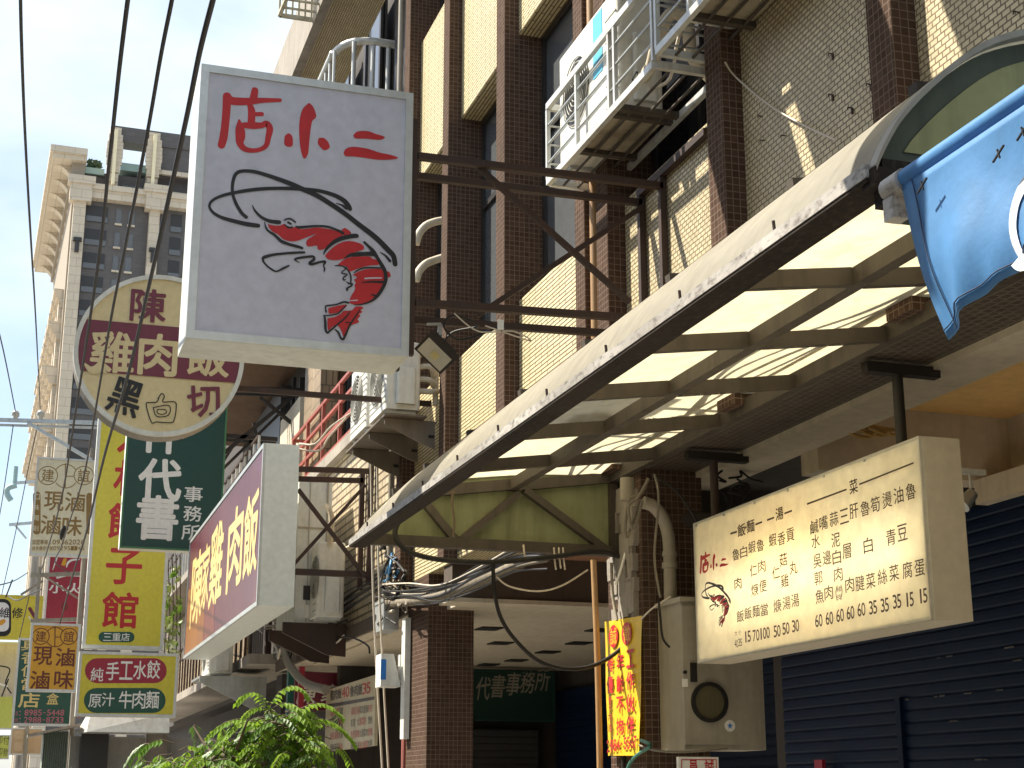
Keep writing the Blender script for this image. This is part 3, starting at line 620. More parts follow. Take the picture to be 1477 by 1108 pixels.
# ================================================================ canopy
Y0, Y1 = 3.33, 9.95
PROF = [(2.105, 3.235), (2.12, 3.27), (2.15, 3.325), (2.20, 3.40), (2.30, 3.507), (2.44, 3.627), (2.56, 3.695), (2.72, 3.745), (3.0, 3.785), (3.3, 3.82), (3.6, 3.84), (3.99, 3.85)]
PS = smooth(PROF, 3)
CA = thing('canopy', 'long cream arched canopy with a scuffed metal edge and a grid of steel bars underneath', 'canopy', (3, 6.6, 3.2))
def zch(x): return 3.775 - 0.135*(4-x)
mb = MB(); n = len(PS)
ysk = [Y0, 3.9, 4.5, 5.3, 6.2, 7.1, 8.0, 8.75, 9.3, 9.62, Y1]
vs = []; fs = []
for y in ysk:
    k = 1 if y < 9.5 else (0.55 if y > 9.8 else 0.85)       # the far end is turned down a little
    for x, z in PS: vs.append((x, y, z + (0 if k == 1 else -(1-k)*0.16*min(1, (z-3.25)*2.5))))
for i in range(len(ysk)-1):
    for j in range(n-1): fs.append((i*n+j, (i+1)*n+j, (i+1)*n+j+1, i*n+j+1))
mb.add(vs, fs, None, True); mb.build('roof_sheet', M_skin, CA, recalc=False)
mb = MB(); q = [(p[0], p[1]) for p in PS]
for j in range(n-1):
    a, b = q[j], q[j+1]; mb.hexa([(a[0], Y0-0.012, a[1]-0.018), (b[0], Y0-0.012, b[1]-0.018), (b[0], Y0+0.03, b[1]-0.018), (a[0], Y0+0.03, a[1]-0.018), (a[0], Y0-0.012, a[1]+0.003), (b[0], Y0-0.012, b[1]+0.003), (b[0], Y0+0.03, b[1]+0.003), (a[0], Y0+0.03, a[1]+0.003)])
mb.build('edge_trim', M_pvc, CA)
mb = MB(); mb.box((2.088, Y0+0.02, 3.207), (2.104, Y1+0.05, 3.246)); mb.build('fascia', M_strip, CA)
mb = MB(); mb.box((2.092, Y0+0.02, 3.196), (2.20, Y1+0.05, 3.206)); mb.box((2.17, Y0+0.1, 3.20), (2.20, Y1+0.03, 3.27)); mb.build('gutter', M_under, CA)
XM = Yp(740, 708, 9.9).x
ycb = [Xp(u, v, XM).y for u, v in ((1236, 395), (1086, 490), (971, 561), (877, 619), (798, 666))] + [9.9]
ycb = [3.5, ycb[0]-1.02] + ycb if ycb[0] > 4.9 else [3.5] + ycb
for y in ycb:
    mb = MB(); mb.bar((2.36, y, zch(2.36)), (XM-0.031, y, zch(XM)), 0.045, 0.075); mb.bar((XM+0.031, y, zch(XM)), (3.93, y, zch(3.93)), 0.045, 0.075)
    mb.build('crossbar', M_wood, CA)
mb = MB(); mb.box((XM-0.03, Y0+0.1, zch(XM)-0.038), (XM+0.03, 9.93, zch(XM)+0.038)); mb.build('beam', M_wood, CA)
mb = MB(); mb.box((3.93, Y0+0.1, zch(4)-0.045), (3.985, 9.93, zch(4)+0.045)); mb.build('beam', M_wood, CA)
# far gable: sheet, rails, post and lattice
mb = MB(); mb.prism([(x, 9.94, z-0.02) for x, z in PS[6:]] + [(3.97, 9.94, 3.27), (2.16, 9.94, 3.27), (2.18, 9.94, 3.36)], (0, 0.008, 0)); mb.build('gable_sheet', M_green, CA)
mb = MB(); mb.box((2.13, 9.86, 3.205), (3.985, 9.93, 3.275)); mb.build('gable_rail', M_wood, CA)
mb = MB(); mb.box((3.93, 9.87, 3.275), (3.985, 9.925, 3.72)); mb.build('gable_post', M_wood, CA)
for a, b in (((614, 727), (657, 780)), ((748, 712), (664, 780)), ((757, 707), (872, 792))):
    mb = MB(); mb.bar(Yp(*a, 9.9), Yp(*b, 9.9), 0.05, 0.055, upv=(0, 1, 0)); mb.build('lattice_bar', M_wood, CA)
# near gable
inn = [(x+0.05+0.02*(x-2.1), z-0.058) for x, z in PS[3:]]
mb = MB(); mb.prism([(x, Y0+0.05, z-0.02) for x, z in PS] + [(3.98, Y0+0.05, 3.1), (2.2, Y0+0.05, 3.1)], (0, 0.008, 0)); mb.build('gable_sheet', M_dgreen, CA)
mb = MB(); mb.prism([(x, Y0+0.044, z) for x, z in inn if z > 3.315 and x < 3.9] + [(3.9, Y0+0.044, 3.31), (2.23, Y0+0.044, 3.31)], (0, 0.005, 0)); mb.build('gable_sheet', M_green2, CA)
mb = MB(); mb.box((2.13, Y0+0.0, 3.13), (2.30, Y0+0.05, 3.26)); mb.box((2.10, Y0-0.01, 3.18), (2.16, Y0+0.06, 3.23)); mb.build('corner_plate', M_under, CA)
for k in range(9):
    y = 3.9+k*0.7; mb = MB(); mb.tube([(2.103, y, 3.25), (2.10, y, 3.285)], 0.006, 6); mb.build('screw', M_rust, CA)
mb = MB()
for i, (x, y) in enumerate([(3.1+random.random()*0.75, 8.35+random.random()*0.5) for _ in range(120)]):
    z = 3.83 + 0.03*(x-3.2) + random.random()*0.03; a = random.random()*6.3; r = random.uniform(0.03, 0.08)
    mb.add([(x+r*math.cos(a), y+r*math.sin(a), z), (x+0.4*r*math.cos(a+1.6), y+0.4*r*math.sin(a+1.6), z+0.01), (x-r*math.cos(a), y-r*math.sin(a), z), (x+0.4*r*math.cos(a-1.6), y+0.4*r*math.sin(a-1.6), z+0.01)], [(0, 1, 2, 3)])
o = mb.build('leaf_litter', plain('dead_leaves', (0.10, 0.07, 0.04), 0.9), origin=(3.5, 8.6, 3.87)); tag(o, 'dead leaves lying on the far part of the cream canopy roof', 'leaves'); o['kind'] = 'stuff'
# cables lying on the canopy roof against the wall
def zs_(x):
    for (a, za), (b, zb) in zip(PROF[:-1], PROF[1:]):
        if a <= x <= b: return za+(zb-za)*(x-a)/(b-a)
    return 3.85
for k in range(5):
    y0 = 4.0+0.2*k; pts = []
    for j in range(9):
        y = y0 + j*0.68; x = 3.88 - 0.07*k*math.sin(j*0.8+0.5*k)**2 - 0.02*k; pts.append((x, y, zs_(x)+0.02+0.012*k))
    cable('roof_cable', pts, 0.009 if k % 2 else 0.013, M_wire, 'thin black cable lying on the cream canopy roof beside the wall', 'cable', 'cables lying on the canopy roof')
# ================================================================ air conditioners and cages
def rbox(mb, a, b, r=0.04, mat=None, n=4):
    x0, y0, z0 = a; x1, y1, z1 = b; P = []
    for cx, cy, s in ((x1-r, y0+r, -90), (x1-r, y1-r, 0), (x0+r, y1-r, 90), (x0+r, y0+r, 180)):
        for k in range(n+1): t = math.radians(s+90*k/n); P.append((cx+r*math.cos(t), cy+r*math.sin(t)))
    m = len(P); bv = r*0.4
    lv = [(z0, 0), (z1-bv, 0), (z1-bv*0.3, bv*0.3), (z1, bv)]; cx, cy = (x0+x1)/2, (y0+y1)/2; vs = []
    for z, ins in lv:
        for x, y in P: vs.append((x-(ins if x > cx else -ins), y-(ins if y > cy else -ins), z))
    fs = [tuple(range(m))[::-1], tuple(range(3*m, 4*m))]
    for i in range(3):
        for j in range(m): fs.append((i*m+j, i*m+(j+1) % m, (i+1)*m+(j+1) % m, (i+1)*m+j))
    mb.add(vs, fs, mat, False)
def ac_unit(label, x0, x1, y0, y1, z0, z1, fans=1, group='air conditioner outdoor units', fan_at=None, lines=False):
    t = thing('air_conditioner', label, 'air conditioner', ((x0+x1)/2, (y0+y1)/2, z0), group)
    mb = MB(); rbox(mb, (x0, y0, z0+0.03), (x1, y1, z1)); mb.build('casing', M_acw, t)
    for ya in (y0+0.06, y1-0.16): mb = MB(); mb.box((x0+0.03, ya, z0), (x1-0.03, ya+0.10, z0+0.03)); mb.build('foot', M_galv, t)
    h = z1-z0; R = min(h*0.36, 0.26)
    for k in range(fans):
        cy = fan_at if fan_at else y1-(R+0.09)-k*(2*R+0.08); cz = z0+h*0.54
        mb = MB()
        for r in [R*q/7 for q in range(1, 8)]:
            mb.tube([(x0-0.012, cy+r*math.cos(a*math.pi/12), cz+r*math.sin(a*math.pi/12)) for a in range(25)], 0.005, 5, caps=False)
        for a in range(8): mb.tube([(x0-0.010, cy, cz), (x0-0.010, cy+R*math.cos(a*math.pi/4), cz+R*math.sin(a*math.pi/4))], 0.004, 5)
        mb.build('fan_grille', M_acg, t)
        mb = MB(); mb.add([(x0-0.002, cy+R*math.cos(a*math.pi/14), cz+R*math.sin(a*math.pi/14)) for a in range(28)], [tuple(range(28))]); mb.build('fan_opening', M_frame, t, recalc=False)
    mb = MB()
    for k in range(9):
        z = z0+0.10+k*(h-0.2)/9; mb.box((x0-0.004, y0+0.02, z), (x0+0.001, y1-0.02 if lines else y0+0.22, z+0.012))
    mb.build('louvre', M_acg, t)
    mb = MB(); rbox(mb, (x0+0.10, y0-0.055, z0+0.08), (x1-0.06, y0, z0+h*0.62), 0.03); mb.build('valve_cover', M_white, t)
    return t
def pipe_loop(t, pts, r=0.022, mat=None, name='lagged_pipe'):
    mb = MB(); mb.tube(smooth(pts, 5), r, 8); mb.build(name, mat or M_pipe, t)
def cage(label, x0, x1, y0, y1, z0, z1, ys, pan=True):
    t = thing('window_cage', label, 'cage', ((x0+x1)/2, (y0+y1)/2, z0), 'steel cages under the windows')
    s = 0.036
    for z in (z0, z1):
        mb = MB(); mb.bar((x0, y0, z), (x0, y1, z), s, 0.05); mb.bar((x0+s/2, y0, z), (x1, y0, z), s, 0.05); mb.bar((x0+s/2, y1, z), (x1, y1, z), s, 0.05); mb.bar((x1, y0+s/2, z), (x1, y1-s/2, z), s, 0.05); mb.build('rail', M_rail, t)
    for x, y in [(x0, y) for y in [y0, y1]+ys] + [(x1-0.02, y0), (x1-0.02, y1)]:
        mb = MB(); mb.bar((x, y, z0+0.026), (x, y, z1-0.026), 0.03, 0.03); mb.build('post', M_rail, t)
    mb = MB()
    for k in range(1, 4):
        z = z0+(z1-z0)*k/4; mb.tube([(x0, y0, z), (x0, y1, z)], 0.009, 6); mb.tube([(x0, y0, z), (x1, y0, z)], 0.009, 6); mb.tube([(x0, y1, z), (x1, y1, z)], 0.009, 6)
    mb.build('rod', M_galv, t)
    for y in ys: mb = MB(); mb.bar((x0+0.02, y, z0), (x1, y, z0), 0.05, 0.04); mb.build('floor_bar', M_wood, t)
    mb = MB()
    for k in range(1, 4):
        x = x0+(x1-x0)*k/4; mb.tube([(x, y0, z0-0.012), (x, y1, z0-0.012)], 0.010, 6)
    mb.build('floor_rod', M_wood, t)
    return t
ysc = [Xp(u, 200, 3.57).y for u in (833, 881)] + [8.75]
cage('pale steel cage holding an air conditioner, lower left of the two at the windows', 3.57, 4.04, 8.10, 10.13, 6.06, 6.68, ysc)
cage('pale steel cage at the top edge, upper right of the two at the windows', 3.57, 4.04, 5.9, 8.04, 6.12, 6.78, [7.55, 6.9, 6.4])
t = ac_unit('tall white air conditioner with blue stickers in the lower left window cage', 3.63, 3.97, 8.85, 10.05, 6.09, 7.04, 1, fan_at=9.66)
mb = MB(); p = Xp(862, 42, 3.63); mb.box((3.626, p.y-0.09, p.z-0.09), (3.632, p.y+0.09, p.z+0.12)); mb.box((3.626, p.y-0.09, p.z-0.36), (3.632, p.y+0.09, p.z-0.18)); mb.build('sticker', paint('sticker_blue', (0.10, 0.45, 0.65)), t)
mb = MB(); q = [(3.71, 6.30), (3.78, 6.30), (3.745, 6.37)]
for i in range(3): a, b = q[i], q[(i+1) % 3]; mb.bar((a[0], 8.793, a[1]), (b[0], 8.793, b[1]), 0.008, 0.003, upv=(0, 1, 0))
mb.build('warning_mark', P_blk, t)
pipe_loop(t, [(3.8, 8.84, 6.34), (3.78, 8.62, 6.34), (3.74, 8.42, 6.40), (3.78, 8.3, 6.55), (3.88, 8.26, 6.5), (3.95, 8.34, 6.3), (4.1, 8.4, 6.2)], 0.045)
pipe_loop(t, [(3.85, 8.84, 6.28), (3.86, 8.5, 6.2), (3.9, 8.35, 6.5), (4.2, 8.3, 6.6)], 0.012, M_wirew, 'cable')
ac_unit('white air conditioner inside the upper right window cage', 3.65, 3.97, 6.45, 7.75, 6.16, 7.0, 1)
for k, (a, b, c_) in enumerate(((8.25, 8.66, 'x'), (8.95, 9.6, 'x'), (6.5, 7.6, 'x'))):
    mb = MB(); mb.box((3.62, a, 6.075 if a > 8 else 6.138), (3.98, b, 6.09 if a > 8 else 6.15)) if k else None
    if k: tag(mb.build('drip_tray', plain('stained_tray', (0.42, 0.37, 0.27), 0.6, dirt=(0.15, 0.11, 0.07), amt=0.8, stretch=False), origin=(3.8, a, 6.08)), ('stained metal tray under the tall air conditioner in the lower left cage', 'stained metal tray under the air conditioner in the upper right cage')[k-1], 'tray')
# the unit on wall brackets under the big sign
t = ac_unit('white air conditioner on slotted wall brackets below the shrimp sign', 3.34, 3.70, 14.4, 15.15, 5.28, 6.02, 1, lines=True)
pipe_loop(t, [(3.66, 14.5, 5.9), (3.8, 14.42, 5.92), (3.88, 14.5, 5.8), (3.88, 14.5, 5.4)], 0.03)
pipe_loop(t, [(3.66, 14.5, 5.78), (3.8, 14.42, 5.78), (3.86, 14.5, 5.7)], 0.03); pipe_loop(t, [(3.66, 14.5, 5.66), (3.8, 14.42, 5.64), (3.86, 14.5, 5.6)], 0.03)
pipe_loop(t, [(3.66, 14.5, 5.54), (3.8, 14.42, 5.52), (3.9, 14.5, 5.55)], 0.03)
t = ac_unit('second white air conditioner behind the bracketed one below the shrimp sign', 3.34, 3.70, 15.3, 16.1, 5.3, 6.1, 1, lines=True)
WB = thing('wall_bracket', 'rusty slotted brackets and tray carrying two air conditioners below the shrimp sign', 'bracket', (3.6, 14.9, 5.1))
mb = MB(); mb.box((3.32, 14.3, 5.22), (3.74, 16.2, 5.24)); mb.build('tray', M_brk, WB)
for y in (14.42, 15.1, 15.9):
    mb = MB(); mb.prism([(3.34, y, 5.215), (3.86, y, 5.215), (3.86, y, 4.93), (3.72, y, 4.98), (3.34, y, 5.15)], (0, 0.02, 0)); mb.box((3.79, y-0.004, 5.04), (3.85, y, 5.07), M_black); mb.box((3.34, y+0.02, 5.195), (3.88, y+0.08, 5.215)); mb.build('arm', M_brk, WB)
# white upright casing and unit beyond, right of the maroon sign
p0 = Yp(432, 690, 19.2); p1 = Yp(480, 690, 19.2); pb = Yp(450, 898, 19.2)
WC = thing('louvre_cabinet', 'tall off-white sheet metal cabinet on the wall beside the maroon sign', 'cabinet', (p0.x, 19.2, pb.z))
mb = MB(); mb.box((p0.x, 19.2, pb.z), (p1.x, 20.6, p0.z)); mb.build('casing', M_white, WC)
zm = Yp(450, 762, 19.2).z; mb = MB(); mb.box((p0.x+0.0, 19.185, zm-0.012), (p1.x, 19.2, zm+0.012)); mb.box((p1.x-0.07, 19.183, pb.z), (p1.x-0.05, 19.2, p0.z)); mb.box((p0.x+0.14, 19.186, pb.z), (p0.x+0.15, 19.2, p0.z)); mb.build('seam', M_box, WC)
mb = MB(); mb.box((p0.x+0.1, 19.18, pb.z+0.28), (p0.x+0.24, 19.2, pb.z+0.46), M_frame); mb.box((p0.x+0.12, 19.18, pb.z+0.05), (p0.x+0.24, 19.19, pb.z+0.22)); mb.build('plate', M_acw, WC)
for y_ in (19.15, 20.2):
    mb = MB(); mb.prism([(p0.x-0.15, y_, pb.z-0.01), (4.0, y_, pb.z-0.01), (4.0, y_, pb.z-0.42), (3.75, y_, pb.z-0.40), (p0.x-0.15, y_, pb.z-0.14)], (0, 0.05, 0)); mb.build('support_arm', M_rust, WC)
p = Yp(468, 785, 18.9); pq = Yp(480, 890, 18.9)
t = ac_unit('narrow white air conditioner on the wall right of the maroon sign', p.x-0.12, pq.x+0.1, 18.7, 19.15, pq.z-0.05, p.z, 1)
pipe_loop(t, [(p.x+0.02, 18.66, p.z-0.05), (p.x+0.02, 18.6, p.z+0.3), (p.x-0.05, 18.65, p.z+0.45)], 0.035); pipe_loop(t, [(p.x+0.2, 18.66, p.z-0.1), (p.x+0.5, 18.6, p.z-0.02), (p.x+0.6, 18.7, p.z-0.5)], 0.03)
p = Yp(290, 935, 27); t = ac_unit('white air conditioner half hidden below the far end of the maroon sign', 3.1, 3.5, 25.8, 26.8, Yp(300, 975, 26).z, Yp(300, 925, 26).z+0.1, 1)
pz = Yp(300, 975, 26).z
WB2 = thing('wall_bracket', 'grey triangular bracket below the far end of the maroon sign', 'bracket', (3.5, 25.8, pz-0.2))
mb = MB(); mb.prism([(2.95, 25.7, pz-0.02), (4.05, 25.7, pz-0.02), (4.05, 25.7, pz-0.55), (3.85, 25.7, pz-0.55), (2.95, 25.7, pz-0.12)], (0, 0.05, 0)); mb.box((2.95, 25.75, pz-0.06), (4.05, 26.9, pz-0.02)); mb.build('arm', M_galv, WB2)
mb = MB(); mb.box((4.0, 25.66, 3.6), (4.1, 25.8, pz+0.9)); mb.build('post', M_rust, WB2)
for k, (pts, lab) in enumerate((([(600, 352), (604, 338), (614, 326), (628, 320), (645, 317)], 'upper cream lagged pipe curving out of the window slot right of the shrimp sign'), ([(600, 405), (604, 392), (614, 381), (628, 375), (645, 370)], 'lower cream lagged pipe curving out of the window slot right of the shrimp sign'))):
    cable('lagged_pipe', [Yp(u, v, 15.4) for u, v in pts], 0.045, M_pipe, lab, 'pipe', n=10)
# ================================================================ big shrimp sign
YS = 8.88
fc, w_, h_ = corner_face(YS, (291, 94), (267, 487), (593, 134), (592, 516))
A = lambda p: (300+p[0]/9.231, 110+p[1]/9.231); B = lambda p: (440+p[0]/9.231, 120+p[1]/9.231)
C_ = lambda p: (290+p[0]/9.231, 230+p[1]/9.231); D = lambda p: (430+p[0]/9.231, 240+p[1]/9.231)
E_ = lambda p: (360+p[0]/12.31, 300+p[1]/12.31); F_ = lambda p: (460+p[0]/12.31, 320+p[1]/12.31); G_ = lambda p: (460+p[0]/12.31, 400+p[1]/12.31)
KA, KE = 1/9.231, 1/12.31
LOGO_T = [  # brushed characters: (kind, converter, scale, points)
 ('s', A, KA, [(255, 270, 115), (245, 450, 108), (228, 650, 105), (205, 820, 108), (178, 920, 100)]),
 ('s', A, KA, [(255, 285, 120), (330, 332, 115), (550, 337, 100), (700, 325, 75), (850, 322, 60), (960, 321, 50)]),
 ('s', A, KA, [(625, 190, 88), (605, 300, 105)]),
 ('s', A, KA, [(548, 370, 60), (578, 450, 95), (580, 540, 98), (575, 650, 100)]),
 ('s', A, KA, [(600, 508, 58), (670, 507, 58), (715, 506, 60)]),
 ('s', A, KA, [(415, 590, 30), (425, 690, 115), (430, 800, 130), (425, 890, 100), (480, 965, 80), (590, 992, 62), (700, 975, 60), (775, 920, 65), (800, 820, 75), (822, 700, 90), (780, 632, 85), (720, 655, 80), (600, 660, 98), (480, 655, 80)]),
 ('p', A, KA, [(1020, 800), (1070, 762), (1120, 800), (1130, 880), (1118, 935), (1060, 940), (1015, 905)]),
 ('p', A, KA, [(1345, 357), (1400, 410), (1440, 520), (1425, 565), (1385, 605), (1360, 750), (1345, 900), (1330, 1040), (1280, 1100), (1245, 1030), (1222, 900), (1212, 700), (1225, 550), (1265, 430)]),
 ('p', B, KA, [(180, 735), (240, 730), (290, 765), (322, 820), (322, 870), (255, 895), (200, 850), (168, 800)]),
 ('p', B, KA, [(640, 700), (680, 655), (760, 638), (850, 645), (930, 675), (1060, 718), (1020, 752), (950, 755), (800, 740), (670, 738)]),
 ('p', B, KA, [(510, 930), (540, 880), (600, 855), (680, 853), (830, 875), (1000, 930), (1130, 955), (1240, 1000), (1100, 1022), (950, 1020), (780, 995), (640, 978), (540, 975)])]
LOGO_R = [
 ('p', E_, KE, [(320, 290), (400, 310), (500, 320), (560, 310), (610, 290), (660, 350), (710, 375), (790, 345), (830, 340), (900, 380), (1050, 370), (1200, 350), (1380, 375), (1500, 400), (1600, 440), (1660, 480), (1560, 560), (1470, 610), (1380, 690), (1300, 740), (1240, 750), (1200, 720), (1195, 670), (1050, 690), (1005, 650), (1010, 590), (1060, 540), (1170, 475), (1150, 470), (1000, 530), (850, 585), (720, 595), (600, 560), (500, 470), (420, 430), (350, 360)]),
 ('p', F_, KE, [(400, 150), (430, 125), (470, 115), (530, 155), (570, 205), (480, 245), (430, 235)]),
 ('p', F_, KE, [(105, 610), (180, 520), (300, 420), (420, 365), (540, 345), (680, 370), (770, 410), (800, 460), (780, 500), (650, 540), (520, 600), (420, 665), (280, 685), (160, 665)]),
 ('p', F_, KE, [(330, 770), (430, 680), (540, 635), (700, 620), (900, 620), (950, 660), (1030, 680), (1075, 760), (900, 780), (760, 810), (650, 850), (545, 885), (500, 810), (430, 780)]),
 ('p', F_, KE, [(590, 955), (700, 890), (850, 845), (1130, 850), (1160, 980), (1150, 1080), (1110, 1140), (1090, 1200), (1000, 1320), (900, 1405), (760, 1465), (620, 1470), (550, 1445), (540, 1400), (580, 1300), (620, 1240), (640, 1180), (630, 1130), (655, 1080), (620, 1035), (670, 1000), (650, 965)]),
 ('p', F_, KE, [(1200, 890), (1240, 885), (1275, 970), (1210, 985)]),
 ('p', G_, KE, [(165, 555), (330, 510), (490, 490), (470, 540), (380, 610), (280, 640), (175, 645)]),
 ('p', G_, KE, [(150, 735), (300, 700), (400, 640), (440, 600), (580, 590), (640, 530), (740, 520), (790, 550), (740, 590), (770, 620), (710, 660), (735, 690), (680, 745), (710, 800), (570, 860), (480, 990), (430, 1050), (400, 960), (330, 860), (240, 880), (160, 940)])]
LOGO_B = [
 ('s', C_, KA, [(600, 770, 50), (540, 715, 48), (470, 600, 45), (425, 480, 42), (415, 380, 42), (430, 270, 45), (470, 190, 48), (550, 158, 48), (700, 165, 52), (850, 205, 55), (1000, 255, 60), (1200, 330, 68), (1330, 390, 70), (1535, 480, 70), (1715, 590, 68), (1910, 722, 68), (2110, 878, 70), (2320, 1040, 74), (2500, 1220, 74), (2560, 1290, 70), (2582, 1395, 66)]),
 ('s', C_, KA, [(760, 885, 58), (700, 878, 62), (550, 852, 60), (300, 785, 50), (180, 725, 42), (120, 660, 36), (112, 610, 34), (140, 560, 36), (230, 505, 40), (400, 455, 45), (700, 405, 50), (1000, 388, 48), (1300, 395, 52), (1540, 417, 52), (1692, 452, 55), (1812, 497, 60), (1912, 562, 68), (1965, 635, 72), (1980, 662, 58)]),
 ('s', D, KA, [(505, 495, 10), (580, 520, 25), (640, 560, 45)]), ('s', F_, KE, [(1085, 545, 12), (1180, 605, 35), (1260, 700, 50)]),
 ('s', C_, KA, [(683, 615, 12), (720, 690, 30), (800, 770, 40), (900, 820, 50), (1000, 838, 58), (1040, 840, 55)]),
 ('s', E_, KE, [(265, 255, 15), (285, 340, 30), (330, 410, 40), (430, 475, 50), (500, 540, 55), (570, 600, 60), (700, 650, 55), (850, 690, 55), (930, 715, 45)]),
 ('s', E_, KE, [(610, 225, 20), (660, 200, 28), (730, 200, 32), (810, 255, 30)]), ('s', E_, KE, [(685, 262, 45), (735, 290, 30)]), ('s', E_, KE, [(615, 290, 15), (660, 335, 35), (710, 355, 40), (760, 345, 25)]),
 ('s', E_, KE, [(820, 330, 20), (870, 350, 50), (1000, 340, 45), (1200, 325, 40), (1380, 338, 42), (1510, 380, 40), (1610, 425, 50), (1660, 452, 45)]),
 ('s', E_, KE, [(970, 795, 40), (800, 800, 45), (600, 815, 45), (400, 840, 50), (260, 880, 60), (235, 920, 45), (260, 980, 35), (330, 1050, 30), (400, 1100, 35), (480, 1130, 30), (600, 1075, 40), (695, 1030, 30)]),
 ('s', E_, KE, [(885, 975, 10), (800, 920, 35), (900, 890, 45), (1050, 870, 45), (1130, 870, 45), (1140, 920, 50), (1060, 985, 45), (1110, 1005, 45), (1250, 965, 40), (1340, 960, 45), (1310, 1030, 25), (1330, 1080, 30), (1320, 1130, 20)]),
 ('s', F_, KE, [(80, 580, 20), (130, 490, 45), (230, 390, 65), (350, 320, 75), (500, 275, 80), (620, 255, 80), (670, 255, 72)]),
 ('s', F_, KE, [(445, 655, 10), (540, 600, 50), (650, 585, 75), (800, 575, 75), (950, 575, 80), (1020, 610, 60)]),
 ('s', F_, KE, [(805, 370, 45), (880, 440, 50), (960, 530, 75), (1040, 650, 60), (1110, 770, 70), (1165, 870, 70), (1185, 980, 70), (1172, 1080, 65), (1120, 1195, 60), (1040, 1315, 55), (940, 1405, 40), (820, 1455, 30), (700, 1480, 20), (620, 1475, 15)]),
 ('s', F_, KE, [(620, 910, 15), (700, 860, 25), (800, 825, 28), (950, 820, 28), (1100, 825, 30)]),
 ('s', G_, KE, [(760, 95, 15), (950, 85, 35), (1150, 90, 45)]), ('s', G_, KE, [(920, 310, 15), (1000, 335, 40), (1040, 345, 30)]),
 ('s', F_, KE, [(290, 785, 22), (400, 790, 22), (490, 840, 25), (545, 920, 28), (565, 1000, 30), (560, 1080, 28)]),
 ('s', F_, KE, [(490, 800, 15), (460, 850, 18), (400, 915, 22), (500, 940, 22), (430, 1000, 25), (440, 1040, 25), (470, 1030, 15)]),
 ('s', G_, KE, [(490, 85, 15), (540, 120, 30), (590, 120, 25), (570, 160, 28), (500, 200, 35), (495, 235, 35)]),
 ('s', G_, KE, [(520, 460, 35), (440, 445, 35), (300, 490, 28), (130, 515, 28), (115, 560, 25), (125, 620, 35)]),
 ('s', G_, KE, [(80, 685, 20), (200, 680, 25), (330, 650, 25), (420, 570, 25), (480, 500, 15)]),
 ('s', G_, KE, [(95, 690, 30), (110, 800, 45), (115, 930, 45), (145, 990, 40), (200, 950, 35), (330, 840, 28), (450, 740, 28), (520, 660, 25), (545, 600, 12)]),
 ('s', G_, KE, [(285, 935, 20), (340, 980, 35), (390, 1090, 35), (440, 1090, 40), (510, 930, 35), (580, 800, 30), (660, 680, 25), (725, 580, 18)]),
 ('s', G_, KE, [(470, 805, 18), (570, 810, 18)])]
LOGO_L = [('s', F_, KE, [(815, 1010, 26), (950, 1003, 28), (1110, 1000, 22)]), ('s', G_, KE, [(540, 420, 18), (680, 412, 20)])]
def logo(face, items, mat, T_=None, ws=1.0):
    for kind, cv, k, pts in items:
        f = (lambda p: T_(cv(p))) if T_ else cv
        if kind == 's': face.stroke(pts, mat, f, 4, k*ws)
        else: face.poly(pts, mat, True, f)
logo(fc, LOGO_T, P_red); logo(fc, LOGO_R, P_red); logo(fc, LOGO_L, P_lav); logo(fc, LOGO_B, P_blk)
SG = cabinet_sign('shop_sign', 'big grey-white lightbox sign with red brushed characters above a red shrimp drawing', 'sign', fc, w_, h_, 0.44, P_lav, M_alum, M_white, 0.05, {P_red: 'red_drawing', P_blk: 'ink_drawing', P_lav: 'highlight'})
BR = thing('sign_bracket', 'dark rusty steel frame tying the shrimp sign to the brown pilasters', 'bracket', (3.1, 9.1, 4.6))
xs = fc.O.x+w_+0.02
def bb(name, p, q, s=0.045): mb = MB(); mb.bar(p, q, s); mb.build(name, M_rust, BR)
for y, zt, zb in ((8.93, 5.60, 4.60), (9.30, 5.62, 4.60)):
    bb('rail', (xs+0.03, y, zt), (3.97, y, zt+0.01)); bb('rail', (xs+0.03, y, zb), (3.97, y, zb+0.05))
    bb('post', (xs, y, 4.25), (xs, y, 5.85)); bb('post', (3.97, y, 3.97), (3.97, y, 5.68))
bb('wall_rail', (3.97, 8.2, 5.70), (3.97, 9.32, 5.70), 0.05)
bb('diagonal', Yp(684, 236, 8.96), Yp(908, 436, 8.96), 0.035); bb('diagonal', Yp(925, 300, 9.27), Yp(688, 455, 9.27), 0.035)
mb = MB(); p = Yp(722, 468, 8.90); mb.box((p.x-0.02, 8.895, p.z-0.035), (p.x+0.02, 8.905, p.z+0.03)); mb.build('white_tag', P_wht, BR)
# flood light
pl = Yp(630, 508, 9.15)
FL = thing('flood_light', 'black flood light hanging from the bracket right of the shrimp sign', 'lamp', pl)
N_ = V((-0.66, -0.50, -0.76)).normalized(); A_ = V((0.72, 0.0, -0.66)); A_ = (A_ - N_*A_.dot(N_)).normalized(); R3 = Matrix((A_, -N_, A_.cross(-N_))).transposed()
def lb(mb, a, b, mat=None):
    x0, y0, z0 = a; x1, y1, z1 = b
    mb.hexa([pl + R3 @ V(q) for q in ((x0, y0, z0), (x1, y0, z0), (x1, y1, z0), (x0, y1, z0), (x0, y0, z1), (x1, y0, z1), (x1, y1, z1), (x0, y1, z1))], mat)
mb = MB(); lb(mb, (-0.12, -0.03, -0.09), (0.12, 0.02, 0.09)); lb(mb, (-0.09, 0.02, -0.07), (0.09, 0.06, 0.07))
for k in range(7): lb(mb, (-0.085+k*0.026, 0.06, -0.06), (-0.078+k*0.026, 0.085, 0.06))
mb.build('housing', M_dark, FL)
